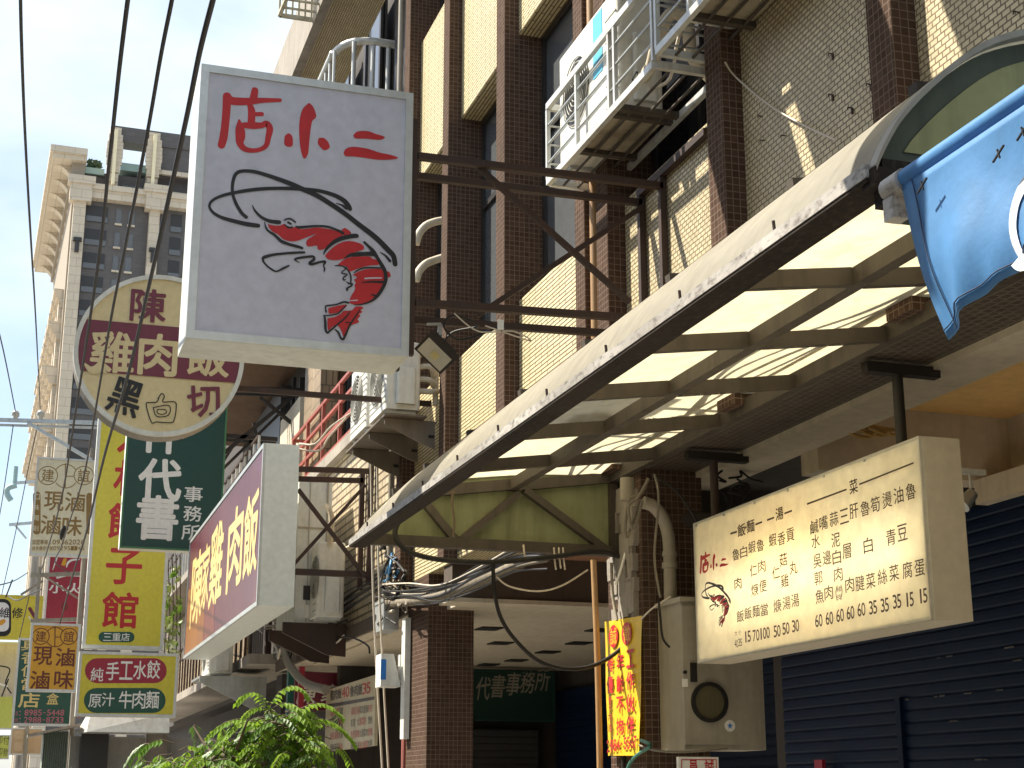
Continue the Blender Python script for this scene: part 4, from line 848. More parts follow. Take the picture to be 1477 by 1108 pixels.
mb = MB(); lb(mb, (-0.102, -0.034, -0.072), (0.102, -0.0302, 0.072)); mb.build('lens', plain('frosted_lens', (0.52, 0.48, 0.38), 0.25), FL)
mb = MB(); lb(mb, (-0.02, -0.036, -0.03), (0.03, -0.0345, 0.03)); mb.build('emitter', plain('lamp_chip', (0.60, 0.50, 0.22), 0.5), FL)
mb = MB(); mb.bar(pl+V((0.03, 0.04, 0.02)), pl+V((0.03, 0.04, 0.20)), 0.03, 0.01); mb.bar(pl+V((-0.06, 0.04, 0.195)), pl+V((0.035, 0.04, 0.205)), 0.03, 0.01); mb.build('mounting_arm', M_galv, FL)
cable('lamp_cable', [pl+V((0.02, 0.06, 0.02)), pl+V((0.12, 0.06, 0.16)), Yp(690, 470, 9.0), Yp(655, 455, 8.9), Yp(640, 470, 8.9), Yp(665, 490, 8.95), Yp(725, 470, 8.95)], 0.008, M_black, 'black lead of the flood light looped round the rusty bracket', 'cable')
cable('lamp_cable', [Yp(655, 452, 8.88), Yp(690, 478, 8.88), Yp(740, 478, 8.88), Yp(765, 492, 8.88), Yp(700, 470, 8.88)], 0.005, M_wirew, 'pale thin wire drooping between the two lower bars of the rusty bracket', 'wire')
# ================================================================ round sign
YR = 14.5
c = Yp(231, 512, YR); R_ = (Yp(354, 512, YR).x - Yp(108, 512, YR).x)/2
fr = Face((c.x-R_, YR, c.z-R_), (1, 0, 0), (0, 0, 1))
RS = thing('round_sign', 'round cream sign with a maroon band and a tin rim, behind the shrimp sign', 'sign', (c.x, YR+0.1, c.z-R_))
NS = 64
def circ(r, y): return [(c.x+r*math.cos(2*math.pi*i/NS), y, c.z+r*math.sin(2*math.pi*i/NS)) for i in range(NS)]
mb = MB(); mb.prism(circ(R_*0.965, YR+0.004), (0, 0.24, 0)); mb.build('face_panel', P_cream, RS)
mb = MB(); vs = circ(R_*0.955, YR-0.015)+circ(R_, YR-0.015)+circ(R_, YR+0.27)+circ(R_*0.955, YR+0.27)
mb.add(vs, [(a*NS+i, a*NS+(i+1) % NS, ((a+1) % 4)*NS+(i+1) % NS, ((a+1) % 4)*NS+i) for a in range(4) for i in range(NS)], None, False); mb.build('rim', M_rimm, RS)
mb = MB(); vs = circ(R_*0.95, YR-0.018)+circ(R_*1.004, YR-0.018)+circ(R_*1.004, YR+0.03)+circ(R_*0.95, YR+0.03)
mb.add(vs, [(a*NS+i, a*NS+(i+1) % NS, ((a+1) % 4)*NS+(i+1) % NS, ((a+1) % 4)*NS+i) for a in range(4) for i in range(NS)]); mb.build('rim_trim', M_white, RS)
zt, zb = fr.px(231, 470)[1]-R_, fr.px(231, 544)[1]-R_
pts = []; rr = R_*0.948
a0, a1 = math.asin(zb/rr), math.asin(zt/rr)
for k in range(13): a = a0+(a1-a0)*k/12; pts.append((rr*math.cos(a), rr*math.sin(a)))
for k in range(13): a = math.pi-a1+(a1-a0)*k/12; pts.append((rr*math.cos(a), rr*math.sin(a)))
fr.lay = 60; e = fr.e(); fr.m(P_mar).add([fr.P(R_+x, R_+z, e) for x, z in pts], [tuple(range(len(pts)))])
fr.ch('陳', 214, 441, 50, 46, P_mar, 0.03); fr.ch('家', 290, 446, 48, 46, P_mar, 0.03)
fr.ch('雞', 162, 508, 62, 58, P_cream, 0.028); fr.ch('肉', 228, 512, 54, 58, P_cream, 0.035); fr.ch('飯', 300, 514, 60, 56, P_cream, 0.028)
fr.ch('黑', 181, 573, 46, 50, P_blk, 0.03, rot=-0.25); fr.ch('切', 294, 579, 46, 44, P_mar, 0.03, rot=0.1)
for sc_ in (1.0,):
    fr.stroke([(228, 575, 1.6), (233, 568, 1.6), (237, 572, 1.6), (235, 580, 1.6), (252, 580, 1.6), (254, 590, 1.6), (251, 606, 1.6), (246, 610, 1.6), (226, 609, 1.6), (219, 610, 1.6), (213, 594, 1.6), (211, 582, 1.6), (217, 581, 1.6), (226, 580, 1.6), (229, 574, 1.6)], P_blk)
    fr.stroke([(222, 588, 1.5), (244, 585, 1.5), (243, 599, 1.5), (226, 601, 1.5), (221, 588, 1.5)], P_blk, k=3); fr.stroke([(228, 591, 1.4), (238, 591, 1.4), (240, 595, 1.4), (235, 598, 1.4), (227, 596, 1.4), (227, 591, 1.4)], P_blk, k=3)
fr.stroke([(122, 525, 3), (133, 535, 10), (145, 533, 9), (153, 538, 3)], P_cream)
fr.done(RS, {P_mar: 'maroon_lettering', P_cream: 'cream_lettering', P_blk: 'black_lettering'})
mb = MB(); mb.bar((c.x+R_-0.02, YR+0.1, c.z+0.2), (3.86, YR+0.1, c.z+0.2), 0.05); mb.bar((c.x+R_-0.05, YR+0.1, c.z-0.25), (3.86, YR+0.1, c.z-0.25), 0.05)
o = mb.build('sign_bracket', M_rust, origin=(3.8, YR, c.z)); tag(o, 'two dark bars holding the round sign out from the wall', 'bracket')
# ================================================================ green notary sign
YG = 26.0
a = Yp(172, 790, YG); b = Yp(318, 794, YG); top = Yp(240, 560, YG).z
fg = Face((a.x, YG, a.z), (1, 0, 0), (0, 0, 1))
for ch_, u, v, w_, h_ in (('件', 235, 622, 60, 62), ('代', 231, 692, 60, 58), ('書', 227, 747, 58, 62)): fg.ch(ch_, u, v, w_, h_, P_wht, 0.035)
for ch_, u, v in (('事', 279, 713), ('務', 278, 741), ('所', 275, 768)): fg.ch(ch_, u, v, 26, 22, P_wht, 0.015)
GS = cabinet_sign('shop_sign', 'tall dark green sign with big white characters, below the round sign', 'sign', fg, b.x-a.x, top-a.z, 0.30, P_grn, plain('green_frame', (0.06, 0.20, 0.08), 0.4), P_wht, 0.03)
# dark truss that carries it
TR = thing('sign_bracket', 'dark truss of crossed steel bars behind the green sign', 'bracket', (3.4, 26.2, 6.5))
def tb(name, p, q, s=0.07): mb = MB(); mb.bar(p, q, s); mb.build(name, M_dark, TR)
xg = b.x+0.03
def ty(u, v, y=26.1): return Yp(u, v, y)
tb('rail', ty(320, 560), ty(436, 563)); tb('rail', ty(320, 568, 26.5), ty(430, 571, 26.5), 0.05); tb('rail', ty(316, 628), ty(400, 634)); tb('rail', ty(318, 634, 26.5), ty(398, 640, 26.5), 0.05)
tb('post', ty(436, 545), ty(433, 660), 0.1); tb('post', ty(425, 545, 26.4), ty(418, 640, 26.4), 0.06); tb('post', ty(319, 556), ty(316, 792), 0.06)
tb('diagonal', ty(318, 658), ty(424, 570)); tb('diagonal', ty(322, 676, 26.5), ty(415, 585, 26.5), 0.05); tb('diagonal', ty(375, 573), ty(420, 610), 0.06); tb('diagonal', ty(366, 610), ty(372, 640), 0.05)
tb('diagonal', ty(318, 672, 26.9), ty(345, 630, 26.9), 0.05)
# ================================================================ maroon chicken-rice sign, parallel to the street
YM = 17.7; t0 = Yp(378, 637, YM); t1 = Yp(375, 878, YM); xm = (t0.x+t1.x)/2
f0 = Xp(268, 790, xm); f1 = Xp(268, 945, xm)
ylen = 25.4-YM; zlo, zhi = 3.70, 5.62
fm = Face((xm, 25.4, zlo), (0, -1, 0), (0, 0, 1))
for ch_, u, v, w_, h_ in (('陳', 284, 848, 15, 96), ('家', 297, 830, 9, 86), ('雞', 312, 813, 17, 108), ('肉', 339, 790, 20, 108), ('飯', 362, 770, 19, 112)): fm.ch(ch_, u, v, w_, h_, P_gold, 0.03)
MS = cabinet_sign('shop_sign', 'long maroon lightbox sign with gold characters and a white end panel', 'sign', fm, ylen, zhi-zlo, 0.42, P_marg, M_alum, plain('mint_white_sheet', (0.78, 0.82, 0.77), 0.4, dirt=(0.62, 0.64, 0.58), amt=0.2), 0.05, {P_gold: 'gold_lettering'})
mb = MB(); mb.prism([(xm-0.0005-0.0, 25.3, zlo+0.06), (xm, 22.9, zlo+0.06), (xm, 22.9, zlo+0.95), (xm, 25.3, zlo+1.1)], (-0.0012, 0, 0)); mb.build('print_block', paint('print_orange_brown', (0.24, 0.08, 0.015), 0.35, 0.05, dirt=(0.5, 0.2, 0.03), amt=0.4), MS)
mb = MB(); mb.prism([(xm, 22.88, zlo+0.06), (xm, 21.6, zlo+0.06), (xm, 21.9, zlo+0.8), (xm, 22.88, zlo+0.95)], (-0.0014, 0, 0)); mb.build('print_block', paint('print_dusky_red', (0.15, 0.03, 0.02), 0.35, 0.05, dirt=(0.3, 0.08, 0.05), amt=0.6), MS)
MBR = thing('sign_bracket', 'rusty frame with crossed bars holding the maroon sign off the tiled wall', 'bracket', (3.6, 17.8, 4))
def mbar(name, p, q, s=0.05): mb = MB(); mb.bar(p, q, s); mb.build(name, M_rust, MBR)
xb = xm+0.44
mbar('rail', (xb, 17.8, 5.35), (3.98, 17.8, 5.38), 0.06); mbar('rail', (xb, 18.3, 5.33), (3.98, 18.3, 5.36), 0.06); mbar('rail', (xb, 17.8, 4.12), (3.98, 17.8, 4.12), 0.07)
mbar('diagonal', Yp(430, 706, 17.75), Yp(527, 832, 17.75), 0.045); mbar('diagonal', Yp(424, 814, 17.85), Yp(527, 700, 17.85), 0.04)
mbar('post', (3.97, 17.8, 4.0), (3.97, 17.8, 5.5), 0.06); mbar('post', (3.97, 18.3, 4.0), (3.97, 18.3, 5.5), 0.06)
# ================================================================ upright shop signs further along
def flat_sign(y, x0u, x1u, vt, vb, um=None):
    a = Yp(x0u, vb, y); b = Yp(x1u, vb, y); um = (x0u+x1u)/2; z1 = Yp(um, vt, y).z; z0 = Yp(um, vb, y).z
    return Face((a.x, y, z0), (1, 0, 0), (0, 0, 1)), b.x-a.x, z1-z0
M_frw = plain('chalky_white_frame', (0.70, 0.70, 0.66), 0.5, 0.1, (0.42, 0.40, 0.35), 0.4)
fy, w_, h_ = flat_sign(29.0, 118, 235, 570, 936)
for ch_, u, v in (('人', 196, 628), ('林', 190, 690), ('餃', 182, 752), ('子', 179, 817), ('館', 173, 880)): fy.ch(ch_, u, v, 50, 50, P_red, 0.03)
fy.pill(168, 919, 52, 15, P_grn2); 
for i, ch_ in enumerate('三重店'): fy.ch(ch_, 155+i*13, 919, 12, 11, P_wht, 0.01)
cabinet_sign('shop_sign', 'tall yellow sign with red characters and a small green oval at its foot', 'sign', fy, w_, h_, 0.25, P_yel, M_frw, M_frw, 0.06, {P_red: 'red_lettering', P_wht: 'white_lettering', P_grn2: 'green_oval'})
fy2, w_, h_ = flat_sign(28.8, 108, 253, 941, 1034)
fy2.pill(181.5, 967.5, 118, 36, P_crim); fy2.pill(180, 1010.5, 118, 36, P_grn2)
fy2.ch('純', 140, 973, 18, 19, P_wht, 0.012)
for i, ch_ in enumerate('手工水餃'): fy2.ch(ch_, 162.5+i*19.7, 968-i*0.7, 18.5, 26, P_wht, 0.016)
for i, ch_ in enumerate('原汁'): fy2.ch(ch_, 137+i*19, 1011-i*2, 18, 19, P_wht, 0.012)
for i, ch_ in enumerate('牛肉麵'): fy2.ch(ch_, 181+i*19.5, 1009.5, 18.5, 25, P_wht, 0.016)
cabinet_sign('shop_sign', 'yellow sign with a red oval and a green oval, under the tall yellow sign', 'sign', fy2, w_, h_, 0.25, P_yel, M_frw, M_frw, 0.05, {P_wht: 'white_lettering', P_crim: 'red_oval', P_grn2: 'green_oval'})
def braised(y, x0, x1, vt, vb, cols, label, ink, facem, phone):
    f, w_, h_ = flat_sign(y, x0, x1, vt, vb)
    (cu1, cv, r1), (cu2, _, r2), (cu3, _, _) = cols
    f.ring(cu1, cv, r1, 1.3, ink); f.ring(cu3, cv, r1, 1.3, ink)
    n = 24; top = [(cu2+r2*math.cos(a), cv+1+r2*math.sin(a), 1.3) for a in [math.radians(215+110*k/11) for k in range(12)]]; bot = [(cu2+r2*math.cos(a), cv+1+r2*math.sin(a), 1.3) for a in [math.radians(35+110*k/11) for k in range(12)]]
    f.stroke(top, ink, k=2); f.stroke(bot, ink, k=2); f.stroke([(cu2-0.5, cv-r2, 1.5), (cu2-1, cv+r2, 1.5)], ink, k=2); f.stroke([(cu2, cv+1, 1.3), (cu3-r1, cv+1, 1.3)], ink, k=2)
    f.ch('建', cu1, cv, r1*1.25, r1*1.3, ink, 0.008); f.ch('誼', cu3, cv, r1*1.25, r1*1.3, ink, 0.008)
    return f, w_, h_
f, w_, h_ = braised(33.0, 42, 134, 661, 802, ((69, 686, 14), (95, 687, 17), (121, 688, 14)), '', P_brn, P_crm2, True)
for ch_, u, v in (('現', 78, 723), ('滷', 108, 724), ('滷', 73, 757), ('味', 104, 759)): f.ch(ch_, u, v, 28, 27, P_brn, 0.02)
f.pill(53, 740, 11, 62, P_brn); 
for i, ch_ in enumerate('口味獨創'): f.ch(ch_, 53.5-i*0.7, 717+i*15, 8, 8, P_crm2, 0.0)
f.pill(129, 741, 9, 60, P_brn)
f.row('加盟專線:09362026', 84, 782, 76, 7, P_brn, 0.012); f.row('技術傳授字號092951145', 84, 791, 76, 6, P_brn, 0.008)
cabinet_sign('shop_sign', 'pale cream sign with brown characters and two ringed characters at its top', 'sign', f, w_, h_, 0.2, P_crm2, M_frw, M_frw, 0.04, {P_brn: 'brown_lettering', P_crm2: 'cream_lettering'})
f, w_, h_ = braised(32.0, 37, 110, 899, 998, ((59, 918, 12), (80, 918, 14), (99.5, 918, 12)), '', P_dbr, P_org, False)
for ch_, u, v in (('現', 62, 946), ('滷', 94, 948), ('滷', 57.5, 981), ('味', 92, 980)): f.ch(ch_, u, v, 27, 26, P_dbr, 0.02)
cabinet_sign('shop_sign', 'amber sign with dark brown characters and two ringed characters at its top', 'sign', f, w_, h_, 0.2, P_org, M_frw, M_frw, 0.05, {P_dbr: 'brown_lettering'})
f, w_, h_ = flat_sign(38.0, 62, 135, 796, 905)
f.ch('小', 82, 848, 22, 15, P_wht, 0.03); f.ch('火', 107, 849, 22, 15, P_wht, 0.03); f.ch('鍋', 129, 849, 20, 15, P_wht, 0.03)
f.stroke([(78, 831, 1), (86, 828, 2.5), (82, 834, 2), (96, 830, 3), (115, 831, 2)], P_wht); f.stroke([(76, 822, 1), (82, 805, 2.5)], P_wht); f.stroke([(96, 818, 1.5), (98, 812, 3), (104, 808, 3), (114, 807, 2)], P_wht)
f.poly([(88, 815), (92, 806), (96, 806), (94, 816)], P_org); f.ring(93, 875, 4, 2, P_dbr)
cabinet_sign('shop_sign', 'crimson hotpot sign with white characters behind the tall yellow sign', 'sign', f, w_, h_, 0.2, P_crim, M_frw, P_crim, 0.04, {P_wht: 'white_lettering', P_org: 'orange_flame', P_dbr: 'dark_ring'})
f, w_, h_ = flat_sign(36.0, 16, 104, 921, 1047)
f.ch('店', 42, 1010, 30, 21, P_gold, 0.02); f.ch('盒', 76, 1008, 17, 16, P_gold, 0.015)
for i, ch_ in enumerate('真香便當'): f.ch(ch_, 44, 930+i*19, 26, 17, P_gold, 0.01)
f.row('8985-5448', 64, 1028, 58, 8.5, P_pink, 0.02); f.row('2988-8733', 63, 1038.5, 58, 8.5, P_pink, 0.02)
f.row('外送:', 24, 1029, 14, 7, P_pink, 0.0); f.row('專線:', 24, 1039, 14, 7, P_pink, 0.0)
cabinet_sign('shop_sign', 'dark green lunch box sign with amber characters and pink telephone numbers', 'sign', f, w_, h_, 0.2, P_grn2, M_frw, M_frw, 0.05, {P_gold: 'amber_lettering', P_pink: 'pink_numbers'})
f, w_, h_ = flat_sign(42.0, -40, 58, 858, 922)
f.pill(-3, 891, 38, 54, P_blk, False); f.pill(-3, 890, 32, 42, P_wht, False)
f.row('維修', 16, 884, 36, 15, P_blk, 0.02); f.poly([(0, 895), (6, 893), (8, 897), (2, 902), (-4, 900)], P_org)
f.stroke([(43, 878, 5), (50, 890, 5)], P_mar); f.stroke([(42, 890, 2), (46, 897, 2)], P_wht)
cabinet_sign('shop_sign', 'bright yellow repair shop sign with a drawn telephone at the left edge', 'sign', f, w_, h_, 0.2, P_yel, P_yel, P_yel, 0.04, {P_blk: 'black_lettering', P_wht: 'white_screen', P_org: 'orange_drawing', P_mar: 'maroon_mark'})
f, w_, h_ = flat_sign(37.0, 13, 60, 1050, 1089)
f.pill(31, 1060, 22, 12, paint('tan_light', (0.60, 0.43, 0.26), 0.6), False); f.pill(31, 1077, 22, 13, MATS['print_tan_light'], False)
cabinet_sign('sign_board', 'faded tan board without writing below the dark green lunch box sign', 'sign', f, w_, h_, 0.12, P_tan, M_frw, P_tan, 0.03, {MATS['print_tan_light']: 'faded_patch'})
f, w_, h_ = flat_sign(43.0, -60, 19, 925, 1052)
P_pos = paint('poster_cream', (0.66, 0.60, 0.42), 0.5, dirt=(0.4, 0.32, 0.2), amt=0.6)
f.poly([(-10, 1050), (14, 1020), (17, 1050)], P_org); f.stroke([(-5, 960, 2), (14, 965, 2), (8, 985, 2), (16, 1000, 2)], P_blk); f.stroke([(-5, 985, 3), (10, 990, 3)], P_wht); f.stroke([(2, 1006, 2), (12, 980, 2)], P_blk)
f.poly([(-12, 1005), (18, 1005), (18, 1050), (-12, 1050)], P_lime, False)
cabinet_sign('poster_board', 'pale poster board with a lime lower part at the left picture edge', 'sign', f, w_, h_, 0.15, P_pos, M_frw, M_frw, 0.04, {P_org: 'orange_print', P_blk: 'black_print', P_wht: 'white_print', P_lime: 'lime_print'})
f, w_, h_ = flat_sign(41.0, -50, 12.5, 1060, 1095)
f.row('即付', 4, 1068, 20, 12, P_blk, 0.0); f.row('即辦', 4, 1085, 20, 12, P_blk, 0.0)
cabinet_sign('shop_sign', 'lime yellow sign with thin black characters in the lower left corner', 'sign', f, w_, h_, 0.15, P_lime, M_frw, M_frw, 0.03, {P_blk: 'black_lettering'})
f, w_, h_ = flat_sign(44.0, 252, 276, 985, 1018)
f.stroke([(248, 990, 3), (262, 989, 3), (272, 998, 3), (276, 1008, 3)], P_crim); f.ch('日', 256, 1003, 6, 10, P_blk, 0.02)
cabinet_sign('shop_sign', 'small yellow sign with a red arc under the far end of the maroon sign', 'sign', f, w_, h_, 0.15, P_yel, M_frw, M_frw, 0.03, {P_crim: 'red_arc', P_blk: 'black_lettering'})
# ================================================================ hanging menu sign
xq = 4.09; fq = Face((xq, 8.85, 2.388), (0, -1, 0), (0, 0, 1)); wq, hq = 8.85-6.235, 0.885
Mz = lambda x, y: (960+x/2.638, 580+y/2.638)
def mt(s_, b=0.006, w_=11, h_=18, mat=None):
    for ch_, x, y in s_: u, v = Mz(x, y); fq.ch(ch_, u, v, w_, h_, mat or P_ink, b)
mt([('飯', 290, 487), ('麵', 325, 472), ('湯', 435, 425)], 0.022); mt([('菜', 717, 321)], 0.012, 12, 21)
for a, b in (((250, 501), (272, 494)), ((345, 466), (368, 457)), ((390, 449), (414, 440)), ((456, 424), (482, 414)), ((542, 388), (690, 333)), ((741, 313), (945, 232))):
    fq.stroke([Mz(*a)+(1.3,), Mz(*b)+(1.3,)], P_ink, k=2)
fq.stroke([Mz(307, 478)+(1.6,), Mz(308, 477)+(1.6,)], P_ink, k=1)
cols = [('魯', 270, 580), ('肉', 278, 690), ('飯', 287, 815), ('白', 300, 570), ('飯', 317, 803), ('蝦', 332, 552), ('仁', 338, 640), ('焿', 343, 715), ('麵', 348, 795), ('魯', 364, 545), ('肉', 370, 625), ('便', 375, 700), ('當', 380, 790),
 ('蝦', 412, 525), ('仁', 425, 650), ('焿', 430, 775), ('香', 446, 520), ('菇', 453, 600), ('雞', 459, 680), ('湯', 466, 765), ('貢', 480, 505), ('丸', 492, 630), ('湯', 499, 755),
 ('鹹', 572, 475), ('水', 577, 530), ('吳', 584, 605), ('郭', 588, 670), ('魚', 593, 740), ('嘴', 608, 460), ('邊', 621, 592), ('肉', 628, 725), ('蒜', 648, 445), ('泥', 655, 525), ('白', 659, 590), ('肉', 665, 655),
 ('三', 688, 435), ('層', 698, 568), ('肉', 709, 695), ('肝', 725, 415), ('腱', 748, 690), ('魯', 768, 405), ('白', 780, 545), ('菜', 790, 680), ('筍', 808, 390), ('絲', 835, 665), ('燙', 853, 373), ('青', 868, 515), ('菜', 880, 650), ('油', 897, 355), ('豆', 912, 497), ('腐', 931, 640), ('魯', 944, 340), ('蛋', 978, 632)]
for ch_, x, y in cols:
    k = 1+(x-270)/1500; u, v = Mz(x, y); fq.ch(ch_, u, v, 9.6*k+0.4, 16.6*k, P_ink, 0.008)
fq.ch('豬', *Mz(670, 712), 8, 8, P_ink, 0.0); fq.ch('皮', *Mz(671, 742), 8, 8, P_ink, 0.0); fq.stroke([Mz(664, 700)+(0.9,), Mz(659, 725)+(0.9,), Mz(664, 755)+(0.9,)], P_ink); fq.stroke([Mz(678, 696)+(0.9,), Mz(683, 720)+(0.9,), Mz(678, 752)+(0.9,)], P_ink)
for t_, x, y in (('15', 322, 893), ('70', 355, 888), ('100', 388, 880), ('50', 436, 872), ('50', 470, 862), ('30', 507, 852), ('60', 596, 832), ('60', 637, 823), ('60', 678, 812), ('60', 718, 802), ('60', 760, 790), ('35', 805, 782), ('35', 850, 773), ('35', 897, 759), ('15', 945, 752), ('15', 997, 738)):
    k = 1+(x-320)/2200; n_ = len(t_); u, v = Mz(x, y)
    for i, ch_ in enumerate(t_): fq.ch(ch_, u+(i-(n_-1)/2)*4.9*k, v-(i-(n_-1)/2)*1.0, (1.8 if ch_ == '1' else 4.6)*k, 16*k, P_ink, 0.02)
for t_, x, y in (('40', 284, 920), ('35', 299, 915)):
    for i, ch_ in enumerate(t_): fq.ch(ch_, Mz(x, y)[0]+(i-0.5)*2.8, Mz(x, y)[1], 2.6, 11, P_ink, 0.012)
mt([('大', 283, 880), ('小', 297, 876)], 0.0, 4, 7)
def menu_map(tu0, tv0, su, sv, cu0, cv0, skew):
    return lambda p: (tu0+(p[0]-cu0)*su, tv0+(p[1]-cv0)*sv+(p[0]-cu0)*su*skew)
mm1 = menu_map(*Mz(198, 603), 0.16, 0.30, 440, 180, -0.42); logo(fq, LOGO_T, P_red, mm1, 0.22)
mm2 = menu_map(*Mz(208, 768), 0.155, 0.285, 437, 365, -0.30); logo(fq, LOGO_R, P_red, mm2, 0.22); logo(fq, LOGO_B, P_blk, mm2, 0.22)
MN = cabinet_sign('menu_sign', 'cream hanging menu board with black dishes and prices under the canopy', 'menu board', fq, wq, hq, 0.225, P_menu, P_menu, plain('menu_side', (0.62, 0.55, 0.42), 0.5, dirt=(0.5, 0.42, 0.3), amt=0.3), 0.012, {P_red: 'red_drawing', P_blk: 'ink_drawing', P_ink: 'dark_lettering'}, rim=0.003, hollow=True)
m_, n_, l_, b_, o_ = new_mat('warm_tube'); b_.inputs['Emission Color'].default_value = (1.0, 0.72, 0.34, 1); b_.inputs['Emission Strength'].default_value = 11
mb = MB(); mb.tube([fq.P(0.75, 0.52, -0.13), fq.P(1.55, 0.52, -0.13)], 0.013, 8); mb.build('lamp_tube', m_, MN)
m_, n_, l_, b_, o_ = new_mat('white_tube'); b_.inputs['Emission Color'].default_value = (1.0, 0.93, 0.76, 1); b_.inputs['Emission Strength'].default_value = 27
mb = MB(); mb.tube([fq.P(0.12, 0.36, -0.15), fq.P(2.5, 0.36, -0.15)], 0.013, 8); mb.build('lamp_tube', m_, MN)
mb = MB()
for u, v in ((1005, 764), (1045, 749), (1089, 725), (1137, 704), (1189, 683), (1247, 656)):
    a, b = fq.px(u, v+1); p = fq.P(a, hq-0.02, 0.004); mb.box((p.x-0.003, p.y-0.007, p.z-0.007), (p.x+0.003, p.y+0.007, p.z+0.007))
mb.build('screws', M_galv, MN)
for i, (u, vt, vb, lab) in enumerate(((1296, 515, 625, 'nearer dark post and crossbar holding the menu board from the soffit'), (1030, 650, 730, 'further post and crossbar holding the menu board from the soffit'))):
    y = Xp(u, (vt+vb)/2, 4.22).y; H = thing('sign_hanger', lab, 'hanger', (4.22, y, 3.2))
    mb = MB(); mb.tube([(4.22, y, 3.25), (4.22, y, 3.72)], 0.028, 10); mb.build('post', M_dark if i == 0 else M_rust, H)
    mb = MB(); mb.box((4.03, y-0.03, 3.68), (4.46, y+0.03, 3.735)); mb.build('crossbar', M_dark, H)
# ================================================================ blue awning valance
XA = 2.05
q0 = Xp(1296, 252, XA); q1 = Xp(1477, 128, XA)
AW = thing('awning', 'sunlit blue cloth awning valance with a white letter, hanging from a roller beside the canopy', 'awning', (XA, 2.6, 3.1))
ys0, ys1 = q0.y-0.01, 1.55
zt = 3.085; NA, NB = 60, 22; vs = []; fs = []
for i in range(NA+1):
    t = i/NA; y = ys0+(ys1-ys0)*t
    s = t*(ys0-ys1)                       # metres from the far edge
    hem = 2.655 + 0.075*math.sin(math.pi*min(1, max(0, s/1.1)))**0.8
    for j in range(NB+1):
        k = j/NB; z = zt+(hem-zt)*k
        x = XA + 0.018*math.sin(s*16+k*2.2)*k + 0.022*math.sin((s*5.0-k*4.5))*k + 0.010*math.sin(s*37+k*6)*k*k
        yy = y - 0.10*k*max(0, 1-s*1.4)
        vs.append((x, yy, z))
for i in range(NA):
    for j in range(NB): a = i*(NB+1)+j; fs.append((a, a+1, a+NB+2, a+NB+1))
mb = MB(); mb.add(vs, fs, None, True); cl_ = mb.build('valance', P_cloth, AW, recalc=False)
sm_ = cl_.modifiers.new('thickness', 'SOLIDIFY'); sm_.thickness = 0.004
for off in (0.022,):   # stitched hem lines
    mb = MB(); pts = []
    for i in range(NA+1): p = V(vs[i*(NB+1)+NB-1]); pts.append(p+V((-0.004, 0, 0.004)))
    mb.tube(pts, 0.0022, 4); pts = [V(vs[2*(NB+1)+j])+V((-0.004, 0.0, 0)) for j in range(NB+1)]; mb.tube(pts, 0.0022, 4); mb.build('stitching', plain('navy_thread', (0.02, 0.04, 0.09), 0.7), AW)
mb = MB(); mb.tube([(XA+0.012, ys0+0.0, zt+0.025), (XA+0.012, ys1, zt+0.025)], 0.024, 12); mb.build('roller', P_cloth, AW)
mb = MB(); mb.tube([(XA+0.012, ys0-0.002, zt+0.02), (XA+0.012, ys0+0.075, zt+0.02)], 0.033, 14); mb.box((XA-0.01, ys0+0.03, zt-0.07), (XA+0.035, ys0+0.075, zt-0.01)); mb.build('end_cap', M_strip, AW)
# white letter, only its left bow shows at the picture edge
lc = Xp(1488, 318, XA); mb = MB(); ro, ri = 0.095, 0.066; nn = 30; lv = []
for i in range(nn+1):
    a = math.radians(50+260*i/nn)
    for r in (ro, ri): lv.append((XA-0.030+0.0, lc.y-r*0.75*math.cos(a), lc.z+r*1.25*math.sin(a)))
mb.add([V(p) for p in lv], [(2*i, 2*i+1, 2*i+3, 2*i+2) for i in range(nn)]); lt = mb.build('letter', P_clw, AW, recalc=False)
sw = lt.modifiers.new('fit', 'SHRINKWRAP'); sw.target = cl_; sw.wrap_method = 'PROJECT'; sw.use_project_x = True; sw.use_project_y = False; sw.use_project_z = False; sw.use_positive_direction = True; sw.use_negative_direction = True; sw.offset = 0.004
mb = MB(); mb.prism([(XA+0.05, 0.6, 3.06), (XA+0.05, ys0-0.05, 3.06), (3.98, ys0-0.05, 3.16), (3.98, 0.6, 3.16)], (0, 0, 0.012)); mb.build('awning_cloth', P_cloth, AW)
for u, v in ((1440, 222), (1475, 190), (1330, 268)):
    p = Xp(u, v, XA-0.035); mb = MB(); mb.bar(p+V((0, 0.022, -0.012)), p+V((0, -0.022, 0.012)), 0.005, 0.003); mb.bar(p+V((0, 0.003, 0.012)), p+V((0, -0.004, -0.012)), 0.004, 0.003); mb.build('mend', M_black, AW)
# ================================================================ hiring banner, meter cabinet, pipes
fb = Face((3.95, 10.09, 1.845), (0, -1, 0), (0, 0, 1)); BNR = thing('banner', 'yellow hiring banner with red characters tied to the pillar', 'banner', (3.95, 9.75, 1.85))
mb = MB(); q = [Xp(*p, 3.95) for p in ((872, 897), (877, 1090), (922, 1090), (926, 888))]
vs = []; fs = []
for i in range(13):
    t = i/12
    for j in range(17):
        k = j/16; a = q[0].lerp(q[1], k); b = q[3].lerp(q[2], k); p = a.lerp(b, t); p.x += 0.003*math.sin(k*9+t*3)+0.002*math.sin(t*9); vs.append(p)
for i in range(12):
    for j in range(16): a = i*17+j; fs.append((a, a+1, a+18, a+17))
mb.add(vs, fs, None, True); mb.build('cloth', P_yel2, BNR, recalc=False)
fb.lay = 180
fb.m(P_red)
def disc(u, v, w_, h_):
    fb.poly([(u+w_/2*math.cos(a*math.pi/10), v+h_/2*math.sin(a*math.pi/10)-0.16*w_/2*math.cos(a*math.pi/10)) for a in range(20)], P_red, False)
